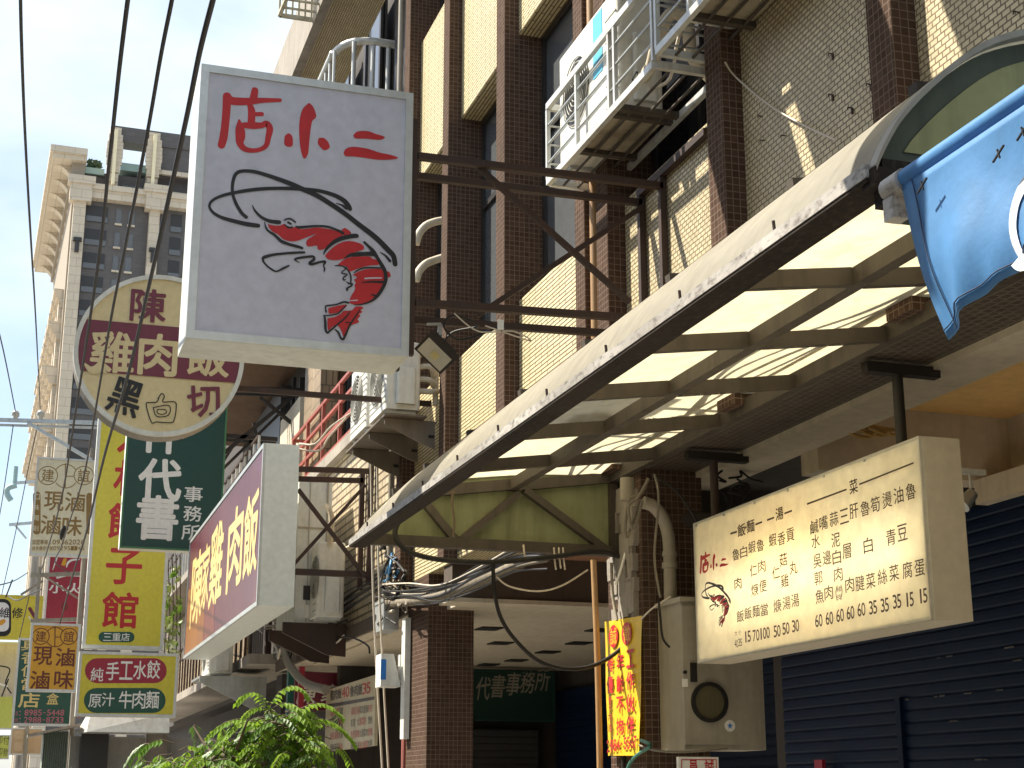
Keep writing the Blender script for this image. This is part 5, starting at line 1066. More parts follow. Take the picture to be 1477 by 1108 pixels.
disc(886.5, 918, 13, 33); disc(905.5, 914, 14, 33); fb.ch('誠', 886.5, 918, 9, 24, P_yel2, 0.0); fb.ch('徵', 905.5, 914, 10, 24, P_yel2, 0.0)
for i, ch_ in enumerate('工作伙伴'): fb.ch(ch_, 911, 950+i*32, 11, 25, P_red, 0.04)
for i, ch_ in enumerate('年齡不拘'): fb.ch(ch_, 896.5, 955+i*31, 10, 24, P_red, 0.03)
for i, (ch_, v) in enumerate((('待', 958), ('優', 988), ('！', 1014), ('六', 1034), ('洽', 1050))): fb.ch(ch_, 882, v, (9, 9, 2.5, 5, 5)[i], (22, 24, 16, 11, 11)[i], P_red, 0.03)
for i, ch_ in enumerate('2984-5567'): fb.ch(ch_, 880+i*4.9, 1076.5-i*0.8, 3.9 if ch_ != '-' else 2.4, 17 if ch_ != '-' else 2.5, P_red, 0.04)
fb.done(BNR, {P_red: 'red_lettering', P_yel2: 'knocked_out_lettering'})
MC = thing('meter_cabinet', 'beige electric cabinet with a round meter window beside the yellow banner', 'cabinet', (4.4, 9.1, 1.86))
x1 = Yp(1100, 960, 9.08).x
mb = MB(); mb.box((4.09, 9.08, 1.87), (x1, 9.46, 2.80)); mb.box((4.07, 9.05, 2.80), (x1+0.02, 9.47, 2.83)); mb.build('casing', M_box, MC)
d0 = Yp(980, 890, 9.06); d1 = Yp(1058, 1070, 9.06)
mb = MB(); mb.box((Yp(984, 960, 9.08).x, 9.065, 1.90), (x1-0.03, 9.079, 2.775)); dr = mb.build('door', M_box, MC)
mc_ = Yp(1023, 1013, 9.06); r = Yp(1049, 1013, 9.06).x-mc_.x
mb = MB(); vs = []
for rr, yy in ((r, 9.064), (r, 9.04), (r*0.82, 9.04), (r*0.82, 9.064)): vs += [(mc_.x+rr*math.cos(i*math.pi/18), yy, mc_.z+rr*math.sin(i*math.pi/18)) for i in range(36)]
mb.add(vs, [(a*36+i, a*36+(i+1) % 36, ((a+1) % 4)*36+(i+1) % 36, ((a+1) % 4)*36+i) for a in range(4) for i in range(36)]); mb.build('window_ring', M_black, dr)
mb = MB(); mb.add([(mc_.x+r*0.83*math.cos(i*math.pi/18), 9.058, mc_.z+r*0.83*math.sin(i*math.pi/18)) for i in range(36)], [tuple(range(36))]); mb.build('window_glass', plain('dusty_glass', (0.10, 0.09, 0.06), 0.12, dirt=(0.2, 0.16, 0.06), amt=0.6), dr)
p = Yp(1000, 970, 9.06); mb = MB(); mb.box((p.x-0.02, 9.045, p.z-0.06), (p.x+0.02, 9.066, p.z+0.06)); mb.tube([(p.x-0.06, 9.066, p.z), (p.x-0.06, 9.045, p.z)], 0.012, 8); mb.build('handle', M_black, dr)
p = Yp(988, 985, 9.06); mb = MB(); mb.box((p.x-0.018, 9.056, p.z-0.025), (p.x+0.018, 9.064, p.z+0.025)); mb.build('paper_tag', P_wht, dr)
p = Yp(1053, 1047, 9.06); mb = MB(); mb.add([(p.x+0.037*math.cos(i*math.pi/12), 9.062, p.z+0.037*math.sin(i*math.pi/12)) for i in range(24)], [tuple(range(24))]); mb.add([(p.x+(0.022 if i % 2 == 0 else 0.009)*math.cos(i*math.pi/5+0.3), 9.0605, p.z+(0.022 if i % 2 == 0 else 0.009)*math.sin(i*math.pi/5+0.3)) for i in range(10)], [tuple(range(10))], P_blu); mb.build('round_sticker', P_wht, dr)
# white plate with red writing under the cabinet
fp, w_, h_ = flat_sign(9.0, 979, 1037, 1092, 1150); fp.ch('員', 1000, 1108, 13, 24, P_red, 0.02); fp.ch('誠', 1023, 1108, 13, 24, P_red, 0.02)
for a, b in (((983, 1096), (1033, 1096)), ((983, 1096), (983, 1140)), ((1033, 1096), (1033, 1140))): fp.stroke([a+(1.2,), b+(1.2,)], P_red, k=2)
cabinet_sign('notice_plate', 'small white notice with red characters below the meter cabinet', 'sign', fp, w_, h_, 0.02, P_wht, P_wht, P_wht, 0.01, {P_red: 'red_lettering'})
# drain pipe with a swept bend
DP = thing('drain_pipe', 'thick beige drain pipe bending down to the meter cabinet', 'pipe', (4.3, 9.2, 3))
def yy(u, v, y=9.3): return Yp(u, v, y)
mb = MB(); mb.tube(smooth([yy(928, 725), yy(942, 730), yy(955, 745), yy(963, 768), yy(966, 800), yy(967, 870)], 5), 0.043, 14); mb.tube([yy(966, 796), yy(966, 803)], 0.05, 14); mb.tube([yy(966, 812), yy(966, 820)], 0.053, 14); mb.build('pipe', M_pvc, DP)
mb = MB(); mb.tube([yy(905, 690), yy(905, 722)], 0.05, 12); mb.build('pipe', M_pvc, DP)
mb = MB(); mb.tube([(4.1, 9.7, 3.42), (4.4, 9.5, 3.42), (6.0, 9.4, 3.40)], 0.06, 12); mb.build('pipe', M_shade, DP)
# cables hanging on the pillar
for k, (pts, r, mat, lab) in enumerate([
 ([yy(935, 690, 9.1), yy(925, 712, 9.1), yy(908, 722, 9.1), yy(902, 760, 9.1), yy(905, 775, 9.1), yy(912, 755, 9.1), yy(922, 725, 9.1)], 0.011, M_wireg, 'grey brown cable looped in a long U at the top of the pillar'),
 ([yy(935, 692, 9.05), yy(920, 718, 9.05), yy(907, 730, 9.05), yy(910, 757, 9.05), yy(916, 762, 9.05), yy(926, 722, 9.05)], 0.011, M_wireg, 'second looped cable beside the long U at the top of the pillar'),
 ([yy(944, 684, 9.0), yy(950, 720, 9.0), yy(944, 800, 9.0), yy(950, 850, 9.0), yy(953, 862, 9.0)], 0.009, M_wireg, 'brown cable hanging straight down in front of the drain pipe'),
 ([yy(950, 864, 8.98), yy(952, 885, 8.98), yy(956, 920, 8.98), yy(966, 934, 8.98)], 0.008, M_black, 'black cable end dangling on the side of the meter cabinet'),
 ([yy(925, 893, 9.3), yy(938, 880, 9.2), yy(955, 868, 9.05), yy(968, 860, 9.0)], 0.006, M_wirew, 'thin string tying the yellow banner to the pipe'),
 ([yy(940, 685, 9.1), yy(965, 700, 9.0), yy(985, 720, 8.9), yy(1010, 760, 8.9)], 0.008, M_black, 'black cable running from the canopy corner towards the menu board')]):
    cable('cable', pts, r, mat, lab, 'cable')
cable('cable', [Xp(886, 812, 3.982), Xp(890, 850, 3.982), Xp(897, 895, 3.982), Xp(899, 1108, 3.982)], 0.015, M_black, 'thick black cable running down the broken strip of the pillar behind the banner', 'cable')
cable('cable', [Xp(882, 812, 3.92), Xp(884, 860, 3.92), Xp(890, 895, 3.92)], 0.012, M_pvc, 'brown cable running into the top edge of the yellow banner', 'cable')
cable('cable', [Xp(922, 1075, 3.93), Xp(935, 1080, 3.93), Xp(948, 1083, 3.93), yy(985, 1085, 9.0), yy(1050, 1080, 9.0)], 0.007, M_wireg, 'thin cable sagging along the bottom of the meter cabinet', 'cable')
cable('hose', [Xp(925, 1068, 3.92), Xp(938, 1076, 3.92), Xp(918, 1090, 3.92), Xp(906, 1108, 3.92), Xp(904, 1140, 3.92)], 0.012, plain('green_hose', (0.03, 0.16, 0.11), 0.4), 'green hose curling out below the yellow banner', 'hose')
cable('pole', [Xp(856, 808, 3.88), Xp(862, 960, 3.88), Xp(866, 1140, 3.88)], 0.022, M_bamb, 'upright tan pole left of the yellow banner', 'pole', n=10)
# big black loop hanging from the canopy gable
yl = 9.80
cable('black_loop', [Yp(u, v, yl) for u, v in ((578, 748), (570, 765), (574, 782), (595, 798), (640, 808), (712, 811), (790, 804), (860, 796), (895, 803))], 0.018, M_black, 'thick black cable sagging along the bottom of the green gable', 'cable', k=8, n=8)
cable('black_loop', [Yp(u, v, yl) for u, v in ((711, 810), (713, 850), (722, 890), (745, 925), (780, 955), (825, 965), (868, 955), (905, 925), (924, 880), (920, 835), (900, 804))], 0.014, M_black, 'thick black cable hanging in a big loop below the green gable', 'cable', k=8, n=8)
cable('string', [Yp(716, 832, yl) , Yp(735, 846, yl), Yp(775, 853, yl), Yp(810, 845, yl), Yp(848, 822, yl)], 0.006, M_wirew, 'thin pale string drooping below the green gable', 'string')
for k, (u, v0, v1) in enumerate(((755, 786, 806), (799, 790, 822), (806, 790, 820), (812, 790, 822))):
    cable('cable_tie', [Yp(u, v0, 9.84), Yp(u+1, (v0+v1)/2, 9.83), Yp(u+3, v1, 9.83)], 0.007, M_wirew, 'white plastic tie dangling from the bottom rail of the green gable', 'cable tie', 'white ties on the gable rail')
cable('cable_tie', [Yp(902, 798, 9.7), Yp(896, 820, 9.7), Yp(889, 843, 9.7)], 0.010, P_wht, 'long white plastic strip hanging at the right end of the gable rail', 'cable tie')
cable('twig', [Yp(654, 708, 9.82), Yp(652, 725, 9.82), Yp(655, 750, 9.82), Yp(654, 775, 9.82)], 0.008, M_bark, 'brown dried vine hanging in front of the green gable', 'vine')
cable('wall_wire', [Xp(1046, 90, 3.84), Xp(1062, 112, 3.95), Xp(1110, 152, 3.97), Xp(1158, 180, 3.97), Xp(1205, 202, 3.9)], 0.006, M_wirew, 'thin pale wire slanting across the tiled wall above the canopy', 'wire')
# bundle of cables strapped along the wall beyond the canopy
rnd = random.Random(3)
for k in range(15):
    dz = rnd.uniform(-0.10, 0.10); xx = 3.90-rnd.uniform(0, 0.12); pts = []
    for u, v in ((552, 853), (590, 857), (635, 852), (690, 828), (740, 806), (790, 796)):
        p = Xp(u, v+rnd.uniform(-3, 3), xx); p.z += dz + rnd.uniform(-0.03, 0.03); pts.append(p)
    cable('cable', pts, rnd.choice((0.008, 0.011, 0.016)), rnd.choice((M_black, M_wireg, M_wire, M_wireg, M_black, M_wirew)), 'cable in the sagging bundle on the wall under the far end of the canopy', 'cable', 'sagging cable bundle under the canopy end', k=4)
cable('duct_hose', [Xp(u, v, 3.86) for u, v in ((552, 868), (580, 868), (630, 860), (690, 838), (750, 812))], 0.055, plain('dusty_duct', (0.30, 0.25, 0.18), 0.8, dirt=(0.1, 0.08, 0.06), amt=0.7, bump=0.4), 'thick dusty hose under the sagging cable bundle', 'hose', n=10)
for k in range(26):
    u0 = rnd.uniform(543, 580); v0 = rnd.uniform(788, 870); pts = [Xp(u0, v0, 3.9-rnd.uniform(0, .1))]
    for j in range(4): u0 += rnd.uniform(-13, 13); v0 += rnd.uniform(-12, 22); pts.append(Xp(min(max(u0, 541), 586), min(v0, 900), 3.9-rnd.uniform(0, .12)))
    blue = k in (3, 9, 15)
    cable('tangled_cable', pts, rnd.choice((0.009, 0.012, 0.016)), M_bluew if blue else rnd.choice((M_black, M_wireg, M_wirew, M_wire)), 'blue cable in the tangle on the pilaster corner below the canopy tip' if blue else 'cable in the tangle on the pilaster corner below the canopy tip', 'cable', 'blue cables in the tangle' if blue else 'tangled cables below the canopy tip', k=5)
pj = Xp(557, 890, 3.88); o = MB(); o.box((3.80, pj.y-0.22, pj.z-0.16), (3.97, pj.y+0.22, pj.z+0.16)); o.box((3.79, pj.y-0.23, pj.z+0.14), (3.97, pj.y+0.23, pj.z+0.17)); tag(o.build('junction_box', M_galv, origin=pj), 'grey metal junction box below the tangled cables', 'box')
pw = Xp(562, 965, 3.8)
WX = thing('camera_box', 'white tapered box with a blue label fixed beside the brown pillar', 'box', (3.75, pw.y, pw.z-0.15))
y_ = pw.y; a = Yp(549, 990, y_); b = Yp(578, 986, y_); t = Yp(560, 943, y_)
mb = MB(); mb.hexa([(a.x, y_, a.z), (b.x, y_, a.z), (b.x, y_+0.25, a.z), (a.x, y_+0.25, a.z), (a.x, y_, t.z), (b.x-0.08, y_, t.z), (b.x-0.08, y_+0.25, t.z), (a.x, y_+0.25, t.z)]); mb.build('casing', M_white, WX)
mb = MB(); mb.box((a.x-0.003, y_-0.004, a.z+0.07), (a.x+0.055, y_-0.001, t.z-0.06)); mb.build('label', P_blu, WX)
mb = MB(); mb.box((b.x, y_+0.05, a.z+0.05), (4.0, y_+0.15, t.z)); mb.build('bracket', M_white, WX)
pv = Xp(588, 960, 3.97)
tag((lambda m: (m.box((3.93, pv.y-0.03, 2.15), (3.99, pv.y+0.12, 3.4)), m.build('cable_duct', M_white, origin=(3.96, pv.y, 2.2)))[1])(MB()), 'white upright duct strip on the left edge of the brown pillar', 'duct')
for k, u in enumerate((538, 547)):
    cable('hanging_cord', [Yp(u-4+k, 560+60*k, 16.2), Yp(u, 850, 16.2), Yp(u+14, 1120, 16.2)], 0.012, M_wirew, ('left', 'right')[k]+' one of the two pale cords hanging down in front of the ridged tile wall', 'cord', None)
cable('flex_pipe', [Xp(u, v, 3.85) for u, v in ((412, 905), (410, 935), (418, 960), (440, 985), (470, 995))], 0.06, plain('ribbed_grey_hose', (0.24, 0.21, 0.16), 0.7), 'ribbed grey hose curving down below the maroon sign', 'hose', n=10)
for k in range(14):
    u0 = rnd.uniform(330, 470); v0 = rnd.uniform(890, 925); pts = [Xp(u0, v0, 3.9)]
    for j in range(4): u0 += rnd.uniform(-5, 25); v0 += rnd.uniform(-14, 14); pts.append(Xp(u0, v0, 3.88))
    cable('loose_cable', pts, rnd.choice((0.012, 0.02)), rnd.choice((M_black, M_wireg, M_wirew)), 'loose cable under the white cabinet beside the maroon sign', 'cable', 'loose cables under the maroon sign', k=4)
for k in range(3):
    cable('wall_cable', [Xp(430+k*8, 930-k*8, 3.95), Xp(500, 880-k*9, 3.95), Xp(545, 850-k*8, 3.92)], 0.018, M_black, 'black cable climbing across the ridged tile wall to the tangle', 'cable', 'black cables on the ridged tile wall')
cable('lead', [Yp(432, 640, 17.8), Yp(455, 640, 17.6), Yp(478, 615, 17.4), Yp(516, 590, 17.0)], 0.012, M_wirew, 'pale lead curving from the top of the maroon sign over the red railing', 'wire')
cable('lead', [Yp(432, 648, 17.8), Yp(460, 650, 17.6), Yp(475, 630, 17.4), Yp(500, 602, 17.0)], 0.012, M_wirew, 'lower pale lead looping from the maroon sign over the red railing', 'wire')
# ================================================================ neighbour's boards inside the arcade
yn = 17.5
a = Yp(470, 985, yn); xN = 4.5
fn = Face((xN, Xp(470, 1030, xN).y, Xp(505, 1080, xN).z), (0, -1, 0), (0, 0, 1)); wn_ = Xp(470, 1030, xN).y-Xp(541, 1030, xN).y; hn = Xp(505, 985, xN).z-Xp(505, 1080, xN).z
for i, ch_ in enumerate('雞肉飯40'): fn.ch(ch_, 479+i*5.6, 1003-i*1.3, 5, 15, P_ink if i < 3 else P_red, 0.02)
for i, ch_ in enumerate('魯肉飯35'): fn.ch(ch_, 508+i*6, 997-i*1.2, 5.4, 16, P_ink if i < 3 else P_red, 0.02)
fn.stroke([(472, 1019, 1), (540, 1007, 1)], P_ink, k=2)
for (cu, n_, dv) in ((478, 6, 0), (508, 10, -2)):
    for r_ in range(4):
        for i in range(n_):
            if (r_ == 1 and i % 5 == 2): continue
            fn.ch('湯麵菜飯魚肉丸筍腿腳'[(i*3+r_*7) % 10], cu+i*(3.1), 1028+r_*17+dv-i*0.5, 2.6, 11, P_red if (r_+i//4) % 2 == 0 else P_ink, 0.0)
cabinet_sign('menu_board', 'pale menu board with red columns of small writing beyond the brown pillar', 'menu board', fn, wn_, hn, 0.04, P_pos, P_pos, P_pos, 0.02, {P_ink: 'dark_lettering', P_red: 'red_lettering'}, rim=0.003)
fk, w_, h_ = flat_sign(23.0, 424, 520, 970, 1025); fk.ch('陳', 443, 1002, 26, 26, P_wht, 0.02, shear=0.2); fk.ch('家', 478, 1000, 26, 26, P_wht, 0.02, shear=0.2)
cabinet_sign('shop_sign', 'dark maroon shop board with white slanted characters under the arcade', 'sign', fk, w_, h_, 0.06, P_mar, P_mar, P_mar, 0.02, {P_wht: 'white_lettering'})
fz, w_, h_ = flat_sign(21.8, 668, 800, 968, 1040)
for i, ch_ in enumerate('代書事務所'): fz.ch(ch_, 697+i*21.5, 993-i*3.2, 20, 33, M_pvc, 0.012, shear=0.15)
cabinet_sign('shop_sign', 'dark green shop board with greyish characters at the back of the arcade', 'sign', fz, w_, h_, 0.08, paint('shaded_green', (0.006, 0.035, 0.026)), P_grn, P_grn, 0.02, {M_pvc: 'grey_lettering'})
p = Yp(1397, 718, 7.5)
SP = thing('spotlight', 'small silver spotlight on a track behind the near end of the menu board', 'lamp', p)
mb = MB(); mb.tube([p+V((0.03, 0, 0.03)), p+V((-0.05, 0, -0.05))], [0.035, 0.05], 12); mb.build('shade', M_galv, SP)
mb = MB(); mb.tube([p+V((0.02, 0, 0.03)), p+V((0.02, 0, 0.14))], 0.008, 6); mb.box(p+V((-0.12, -0.02, 0.14)), p+V((0.12, 0.02, 0.17))); mb.build('mount', M_white, SP)
for k in range(3):
    q = Yp(1240+k*18, 628-k*2, 8.0); cable('coiled_cable', [q+V((0.12*math.cos(a*0.7)*(1+0.1*k), 0.05*math.sin(a), 0.02+0.02*math.sin(a*0.7))) for a in range(10)], 0.010, plain('ochre_cable', (0.48, 0.30, 0.09), 0.6), 'coil of ochre cable lying on the edge of the orange ceiling recess', 'cable', 'coiled ochre cables')
for k in range(8):
    pts = [Yp(1040+rnd.uniform(-8, 30), 690+rnd.uniform(-10, 25), 9.0+rnd.random()*0.3)]
    for j in range(4): pts.append(pts[-1]+V((rnd.uniform(-0.06, 0.09), rnd.uniform(-.05, .05), rnd.uniform(-0.07, 0.05))))
    cable('ceiling_cable', pts, 0.008, M_black, 'black cable in the dark tangle above the left end of the menu board', 'cable', 'dark cables above the menu board', k=4)
pc_ = Yp(1160, 1085, 7.0); mb = MB(); tag((lambda m: (m.box((5.90, Xp(1180, 1100, 5.9).y-0.06, 1.55), (5.93, Xp(1180, 1100, 5.9).y+0.06, Xp(1180, 1096, 5.9).z)), m.build('red_notice', P_crim, origin=(5.9, 8.8, 1.6)))[1])(MB()), 'small crimson card on the navy shutter at the bottom edge', 'card')
# ================================================================ utility poles and overhead lines
UP1 = thing('utility_pole', 'grey steel pole arm with white insulators at the left edge', 'utility pole', (1.2, 33.6, 0))
yu = 33.6
xp_ = Yp(105, 1030, yu+0.25).x; mb = MB(); mb.tube([(xp_, yu+0.25, 0), (xp_, yu+0.25, 8.9)], 0.06, 14); mb.build('pole', M_conc, UP1)
a = Yp(-60, 604, yu); b = Yp(142, 610, yu)
mb = MB(); mb.bar(a+V((0, 0, 0)), b, 0.07, 0.08); mb.bar(a+V((0, 0.09, -0.09)), b+V((0, 0.09, -0.09)), 0.04, 0.05); mb.build('crossarm', M_galv, UP1)
mb = MB(); mb.bar(Yp(40, 610, yu), Yp(132, 664, yu), 0.07, 0.07); mb.build('brace', M_galv, UP1)
for u in (22, 58):
    p = Yp(u, 604, yu); mb = MB(); mb.tube([p+V((0, 0, 0)), p+V((0, 0, 0.05)), p+V((0, 0, 0.06)), p+V((0, 0, 0.10)), p+V((0, 0, 0.11)), p+V((0, 0, 0.17)), p+V((0, 0, 0.19))], [0.05, 0.06, 0.09, 0.07, 0.09, 0.05, 0.02], 12); mb.build('insulator', plain('porcelain', (0.70, 0.68, 0.60), 0.25), UP1)
UP2 = thing('utility_pole', 'distant pole arms with a hanging fitting above the yellow repair sign', 'utility pole', (0.5, 60, 0)); yv = 60.0
p = Yp(45, 700, yv); mb = MB(); mb.tube([(p.x+0.35, yv, 0), (p.x+0.35, yv, p.z+0.6)], 0.15, 12); mb.build('pole', M_conc, UP2)
for (u0, v0), (u1, v1) in (((18, 697), (50, 695)), ((13, 757), (50, 754))):
    mb = MB(); mb.bar(Yp(u0, v0, yv), Yp(u1, v1, yv), 0.09, 0.11); mb.build('crossarm', M_galv, UP2)
mb = MB(); mb.tube([Yp(23, 673, yv), Yp(21, 698, yv)], 0.09, 8); mb.tube(smooth([Yp(24, 700, yv), Yp(12, 704, yv), Yp(10, 712, yv), Yp(16, 722, yv)], 4), 0.11, 8); mb.build('cut_out_fitting', plain('pale_teal', (0.30, 0.42, 0.42), 0.5), UP2)
mb = MB(); mb.bar(Yp(22, 758, yv), Yp(38, 777, yv), 0.07); mb.build('brace', M_galv, UP2)
UP3 = thing('utility_pole', 'rusty post and arms in front of the crimson hotpot sign', 'utility pole', (0.3, 37, 0)); yw = 37.0
mb = MB(); mb.bar((Yp(58, 820, yw).x, yw, 0), Yp(58, 818, yw), 0.085); mb.build('post', M_pvc, UP3)
for v in (827, 893):
    mb = MB(); mb.bar(Yp(44, v+3, yw), Yp(128, v, yw), 0.08, 0.09); mb.build('crossarm', M_pvc, UP3)
mb = MB(); mb.bar(Yp(30, 858, yw), Yp(62, 838, yw), 0.05); mb.bar(Yp(62, 830, yw), Yp(120, 868, yw), 0.04); mb.build('brace', M_pvc, UP3)
def line(pts, y0, y1, r, label, mat=None, group=None):
    """an overhead line: straight run in depth between two distances, sag as seen"""
    n = len(pts); Ls = [0]
    for i in range(1, n): Ls.append(Ls[-1]+math.hypot(pts[i][0]-pts[i-1][0], pts[i][1]-pts[i-1][1]))
    out = []
    for (u, v), s in zip(pts, Ls): t = s/Ls[-1]; out.append(Yp(u, v, 1/((1-t)/y0+t/y1)))
    return cable('overhead_line', out, r, mat or M_wire, label, 'cable', group, k=6, n=6)
line([(29, -40), (31, 60), (36, 190), (43, 320), (52, 470), (58, 590)], 7, 33.6, 0.010, 'leftmost of the four thick overhead lines, ending at an insulator')
line([(190, -40), (183, 10), (172, 100), (158, 230), (140, 390), (108, 600), (86, 730), (58, 828)], 5.5, 34, 0.011, 'second overhead line from the left, passing the top of the tower')
line([(255, -40), (247, 5), (232, 80), (212, 195), (185, 335), (160, 460), (138, 590), (120, 690), (96, 765), (88, 790), (80, 812), (100, 826)], 5.5, 34, 0.010, 'third overhead line from the left with a black clamp in front of the cream sign')
line([(320, -50), (307, 0), (288, 75), (270, 165), (248, 265), (220, 390), (185, 540), (150, 660), (124, 770), (105, 830), (85, 905)], 5.0, 33, 0.012, 'rightmost thick overhead line, crossing the left edge of the shrimp sign')
line([(-30, 400), (0, 485), (22, 592)], 22, 33.6, 0.012, 'overhead line coming in low from the left edge to the outer insulator')
pk = Yp(91, 768, 31.5); mb = MB(); mb.tube([Yp(93, 760, 31), Yp(91, 768, 31.2), Yp(88, 777, 31.4)], [0.03, 0.07, 0.03], 8); tag(mb.build('line_clamp', M_black, origin=pk), 'black clamp on the third overhead line in front of the cream sign', 'clamp')
line([(19, 614), (8, 690), (0, 740), (-20, 850)], 33.6, 45, 0.012, 'thin line dropping from the outer insulator to the lower left', M_wire)
line([(54, 614), (40, 680), (22, 770), (2, 860), (-6, 900)], 33.6, 50, 0.012, 'thin line dropping from the inner insulator past the distant pole arm', M_wire)
line([(-10, 846), (20, 838), (40, 826)], 40, 60, 0.02, 'slack dark wire above the yellow repair sign', M_wire); line([(18, 836), (12, 852), (8, 862)], 40, 40.1, 0.018, 'short wire hanging down to the yellow repair sign', M_wire)
line([(12, 860), (25, 866), (42, 858), (60, 850)], 40, 34.5, 0.016, 'slack wire drooping along the top of the yellow repair sign', M_wire)
line([(42, 860), (35, 890), (28, 920)], 36, 40, 0.012, 'thin wire hanging in front of the yellow repair sign', M_wire)
# lattice frame projecting at the top edge, above the sign
LT = thing('window_cage', 'rusty pale lattice cage jutting out at the top edge above the shrimp sign', 'cage', (3.0, 18.7, 11.9))
za = Zp(425, 26, 11.82).z
c0 = Zp(403, 22, 11.82); c1 = Zp(458, 30, 11.82); c2 = c1+V((0.05, -1.6, 0)); c3 = c0+V((0.05, -1.6, 0))
mb = MB()
for a, b in ((c0, c1), (c1, c2), (c2, c3), (c3, c0)): mb.bar(a, b, 0.05); mb.bar(a+V((0, 0, 0.8)), b+V((0, 0, 0.8)), 0.04)
for k in range(7): mb.bar(c0.lerp(c1, k/6), c0.lerp(c1, k/6)+V((0, 0, 0.8)), 0.025)
for k in range(8): mb.bar(c0.lerp(c3, k/7), c1.lerp(c2, k/7), 0.025); mb.bar(c0.lerp(c3, k/7), c0.lerp(c3, k/7)+V((0, 0, 0.8)), 0.02)
mb.build('frame', plain('flaking_pale_paint', (0.50, 0.48, 0.36), 0.6, 0, (0.2, 0.13, 0.06), 0.8), LT)
# ================================================================ street tree
rt = random.Random(11)
TRE = thing('street_tree', 'small bright green tree with drooping feathery leaves at the bottom edge', 'tree', (1.75, 13.2, 0.12))
mb = MB(); mb.tube(smooth([(1.75, 13.2, 0.1), (1.78, 13.2, 0.8), (1.74, 13.18, 1.5), (1.8, 13.2, 2.0)], 4), [0.06-0.0025*i for i in range(13)], 10); mb.build('trunk', M_bark, TRE)
LV = [plain('leaf_bright', (0.21, 0.34, 0.03), 0.6, transl=0.45, spec=0.2), plain('leaf_mid', (0.12, 0.23, 0.025), 0.6, transl=0.4, spec=0.2), plain('leaf_dark', (0.08, 0.16, 0.022), 0.5, transl=0.3)]
lim = MB(); crown = MB()
def frond(o, d, ln, mat):
    d = V(d).normalized(); side = d.cross(V((0, 0, 1))).normalized(); n = int(ln/0.034); p = V(o); prev = None; path = [V(o)]
    for i in range(n):
        t = i/n; dd = (d + V((0, 0, 0.30-1.9*t))).normalized(); p = p+dd*(ln/n); path.append(V(p))
        if i < 2: continue
        for s in (-1, 1):
            L_ = 0.105*(1-0.4*t)*rt.uniform(0.8, 1.15); W_ = 0.042*rt.uniform(0.85, 1.1)
            ax = (side*s*0.75 + dd*0.55 + V((0, 0, -0.55-0.4*rt.random()))).normalized(); wv = ax.cross(side*s*0.4+V((0, 0, 1))).normalized(); nn_ = ax.cross(wv)
            a = p; crown.add([a, a+ax*L_*0.45+wv*W_*0.5-nn_*0.006, a+ax*L_, a+ax*L_*0.45-wv*W_*0.5-nn_*0.006], [(0, 1, 2), (0, 2, 3)], mat)
    lim.tube(path[::3] if len(path) > 6 else path, 0.004, 4, caps=False)
def crown_pt(u, v, y): return Yp(u, v, y)
spots = []
for k in range(430):
    cl_u, cl_v, ru, rv = rt.choice(((265, 1112, 60, 40), (330, 1098, 60, 50), (300, 1120, 90, 45), (405, 1060, 55, 45), (440, 1075, 55, 45), (380, 1090, 70, 50), (400, 1040, 40, 25), (230, 1125, 35, 30), (330, 1150, 130, 50), (450, 1110, 50, 40)))
    u = rt.gauss(cl_u, ru*0.42); v = rt.gauss(cl_v, rv*0.42); spots.append((u, v, 13.2+rt.uniform(-0.55, 0.55)))
for u, v, y in spots:
    a = rt.uniform(0, 6.28); o = crown_pt(u, v, y)
    frond(o, (math.cos(a), math.sin(a), rt.uniform(-0.1, 0.5)), rt.uniform(0.20, 0.36), LV[min(2, int(rt.random()**1.3*3))])
for (u, v), (u2, v2) in (((395, 1040), (375, 1010)), ((375, 1050), (318, 1042)), ((440, 1040), (492, 1055)), ((420, 1035), (460, 1022)), ((385, 1030), (405, 1008))):
    a = crown_pt(u, v, 13.0); b = crown_pt(u2, v2, 12.95); frond(a, b-a+V((0, 0, 0.1)), 0.5, LV[0])
for k in range(9):
    u, v, y = spots[k*7]; e_ = crown_pt(u, v, y); lim.tube(smooth([(1.78, 13.2, 1.2+0.1*k), ((1.78+e_.x)/2, (13.2+e_.y)/2, (1.5+e_.z)/2+0.12), e_], 4), [0.022-0.0018*i for i in range(9)], 6)
lim.build('limbs', M_bark, TRE); crown.build('crown', LV[0], TRE, recalc=False)
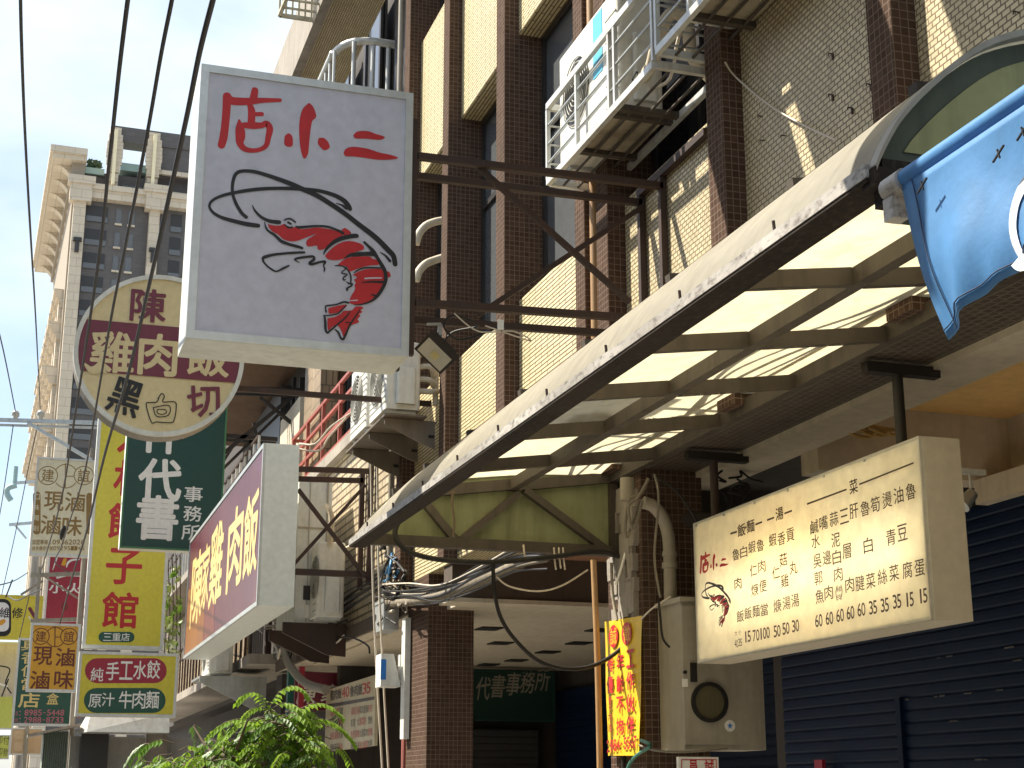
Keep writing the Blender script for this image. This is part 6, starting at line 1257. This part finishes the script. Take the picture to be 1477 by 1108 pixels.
# climbing plants on the far balconies
PB = thing('balcony_plants', 'straggly pale green creepers on the old balcony right of the tall yellow sign', 'plants', (3.7, 33, 4)); mb = MB()
for k in range(110):
    p = Yp(rt.uniform(232, 262), rt.choice((rt.gauss(850, 45), rt.gauss(890, 25))), 31+rt.uniform(-0.4, 0.4)); a = rt.uniform(0, 6.28); r = rt.uniform(0.04, 0.11)
    mb.add([p+V((r*math.cos(a), rt.uniform(-.05, .05), r*math.sin(a))), p+V((0.5*r*math.cos(a+1.7), -0.03, 0.5*r*math.sin(a+1.7))), p-V((r*math.cos(a), 0, r*math.sin(a))), p+V((0.5*r*math.cos(a-1.7), 0.03, 0.5*r*math.sin(a-1.7)))], [(0, 1, 2, 3)], LV[1] if k % 4 == 0 else None)
mb.build('leaves', plain('creeper_leaf', (0.20, 0.24, 0.07), 0.5, transl=0.3), PB, recalc=False)
mb = MB()
for k in range(5): mb.tube([Yp(236+k*6, 960, 31), Yp(240+k*5, 880, 31.1), Yp(236+k*6, 800, 31)], 0.012, 5)
mb.build('stems', M_bark, PB)
# ---------------------------------------------------------------- the other side of the street and the row behind the camera (they shade the arcade)
for i, (x0, x1, y0, y1, h) in enumerate(((-16, -8.6, -30, -10, 10), (-16, -8.8, -8, 6, 10.5), (-16, -8.5, 6, 20, 9.5), (-16, -8.7, 20, 38, 10.5), (4.0, 12, -30, 1.7, 15))):
    lab = ('four storey building behind the camera on the far side of the street', 'three storey building across the street from the canopy', 'low building across the street from the shrimp sign', 'building across the street from the yellow signs', 'building next to the awning, behind the camera')[i]
    t = thing('street_building', lab, 'building', ((x0+x1)/2, (y0+y1)/2, 0))
    mb = MB(); mb.box((x0, y0, 0.13), (x1, y1, h)); mb.build('wall', plain('plaster_%d' % (i % 3), ((0.46, 0.42, 0.36), (0.42, 0.41, 0.38), (0.48, 0.44, 0.36))[i % 3], 0.8, dirt=(0.12, 0.1, 0.09), amt=0.5), t)
    if i == 4:
        mb = MB(); mb.box((0.75, 3.85, 4.75), (1.75, 4.1, 6.1)); mb.bar((1.75, 4.0, 5.9), (4.0, 1.69, 5.9), 0.05); mb.build('shade_board', P_wht, t)  # unseen board added to shade the near end of the canopy
    if i < 5:
        xf = x1 if x0 < 0 else x0; sg = 1 if x0 < 0 else -1
        for st in range(int(h//3.2)):
            mb = MB(); mb.box((xf, y0+0.6, 1.0+3.2*st), (xf+0.06*sg, y1-0.6, 2.6+3.2*st)); mb.build('window', M_pane, t)
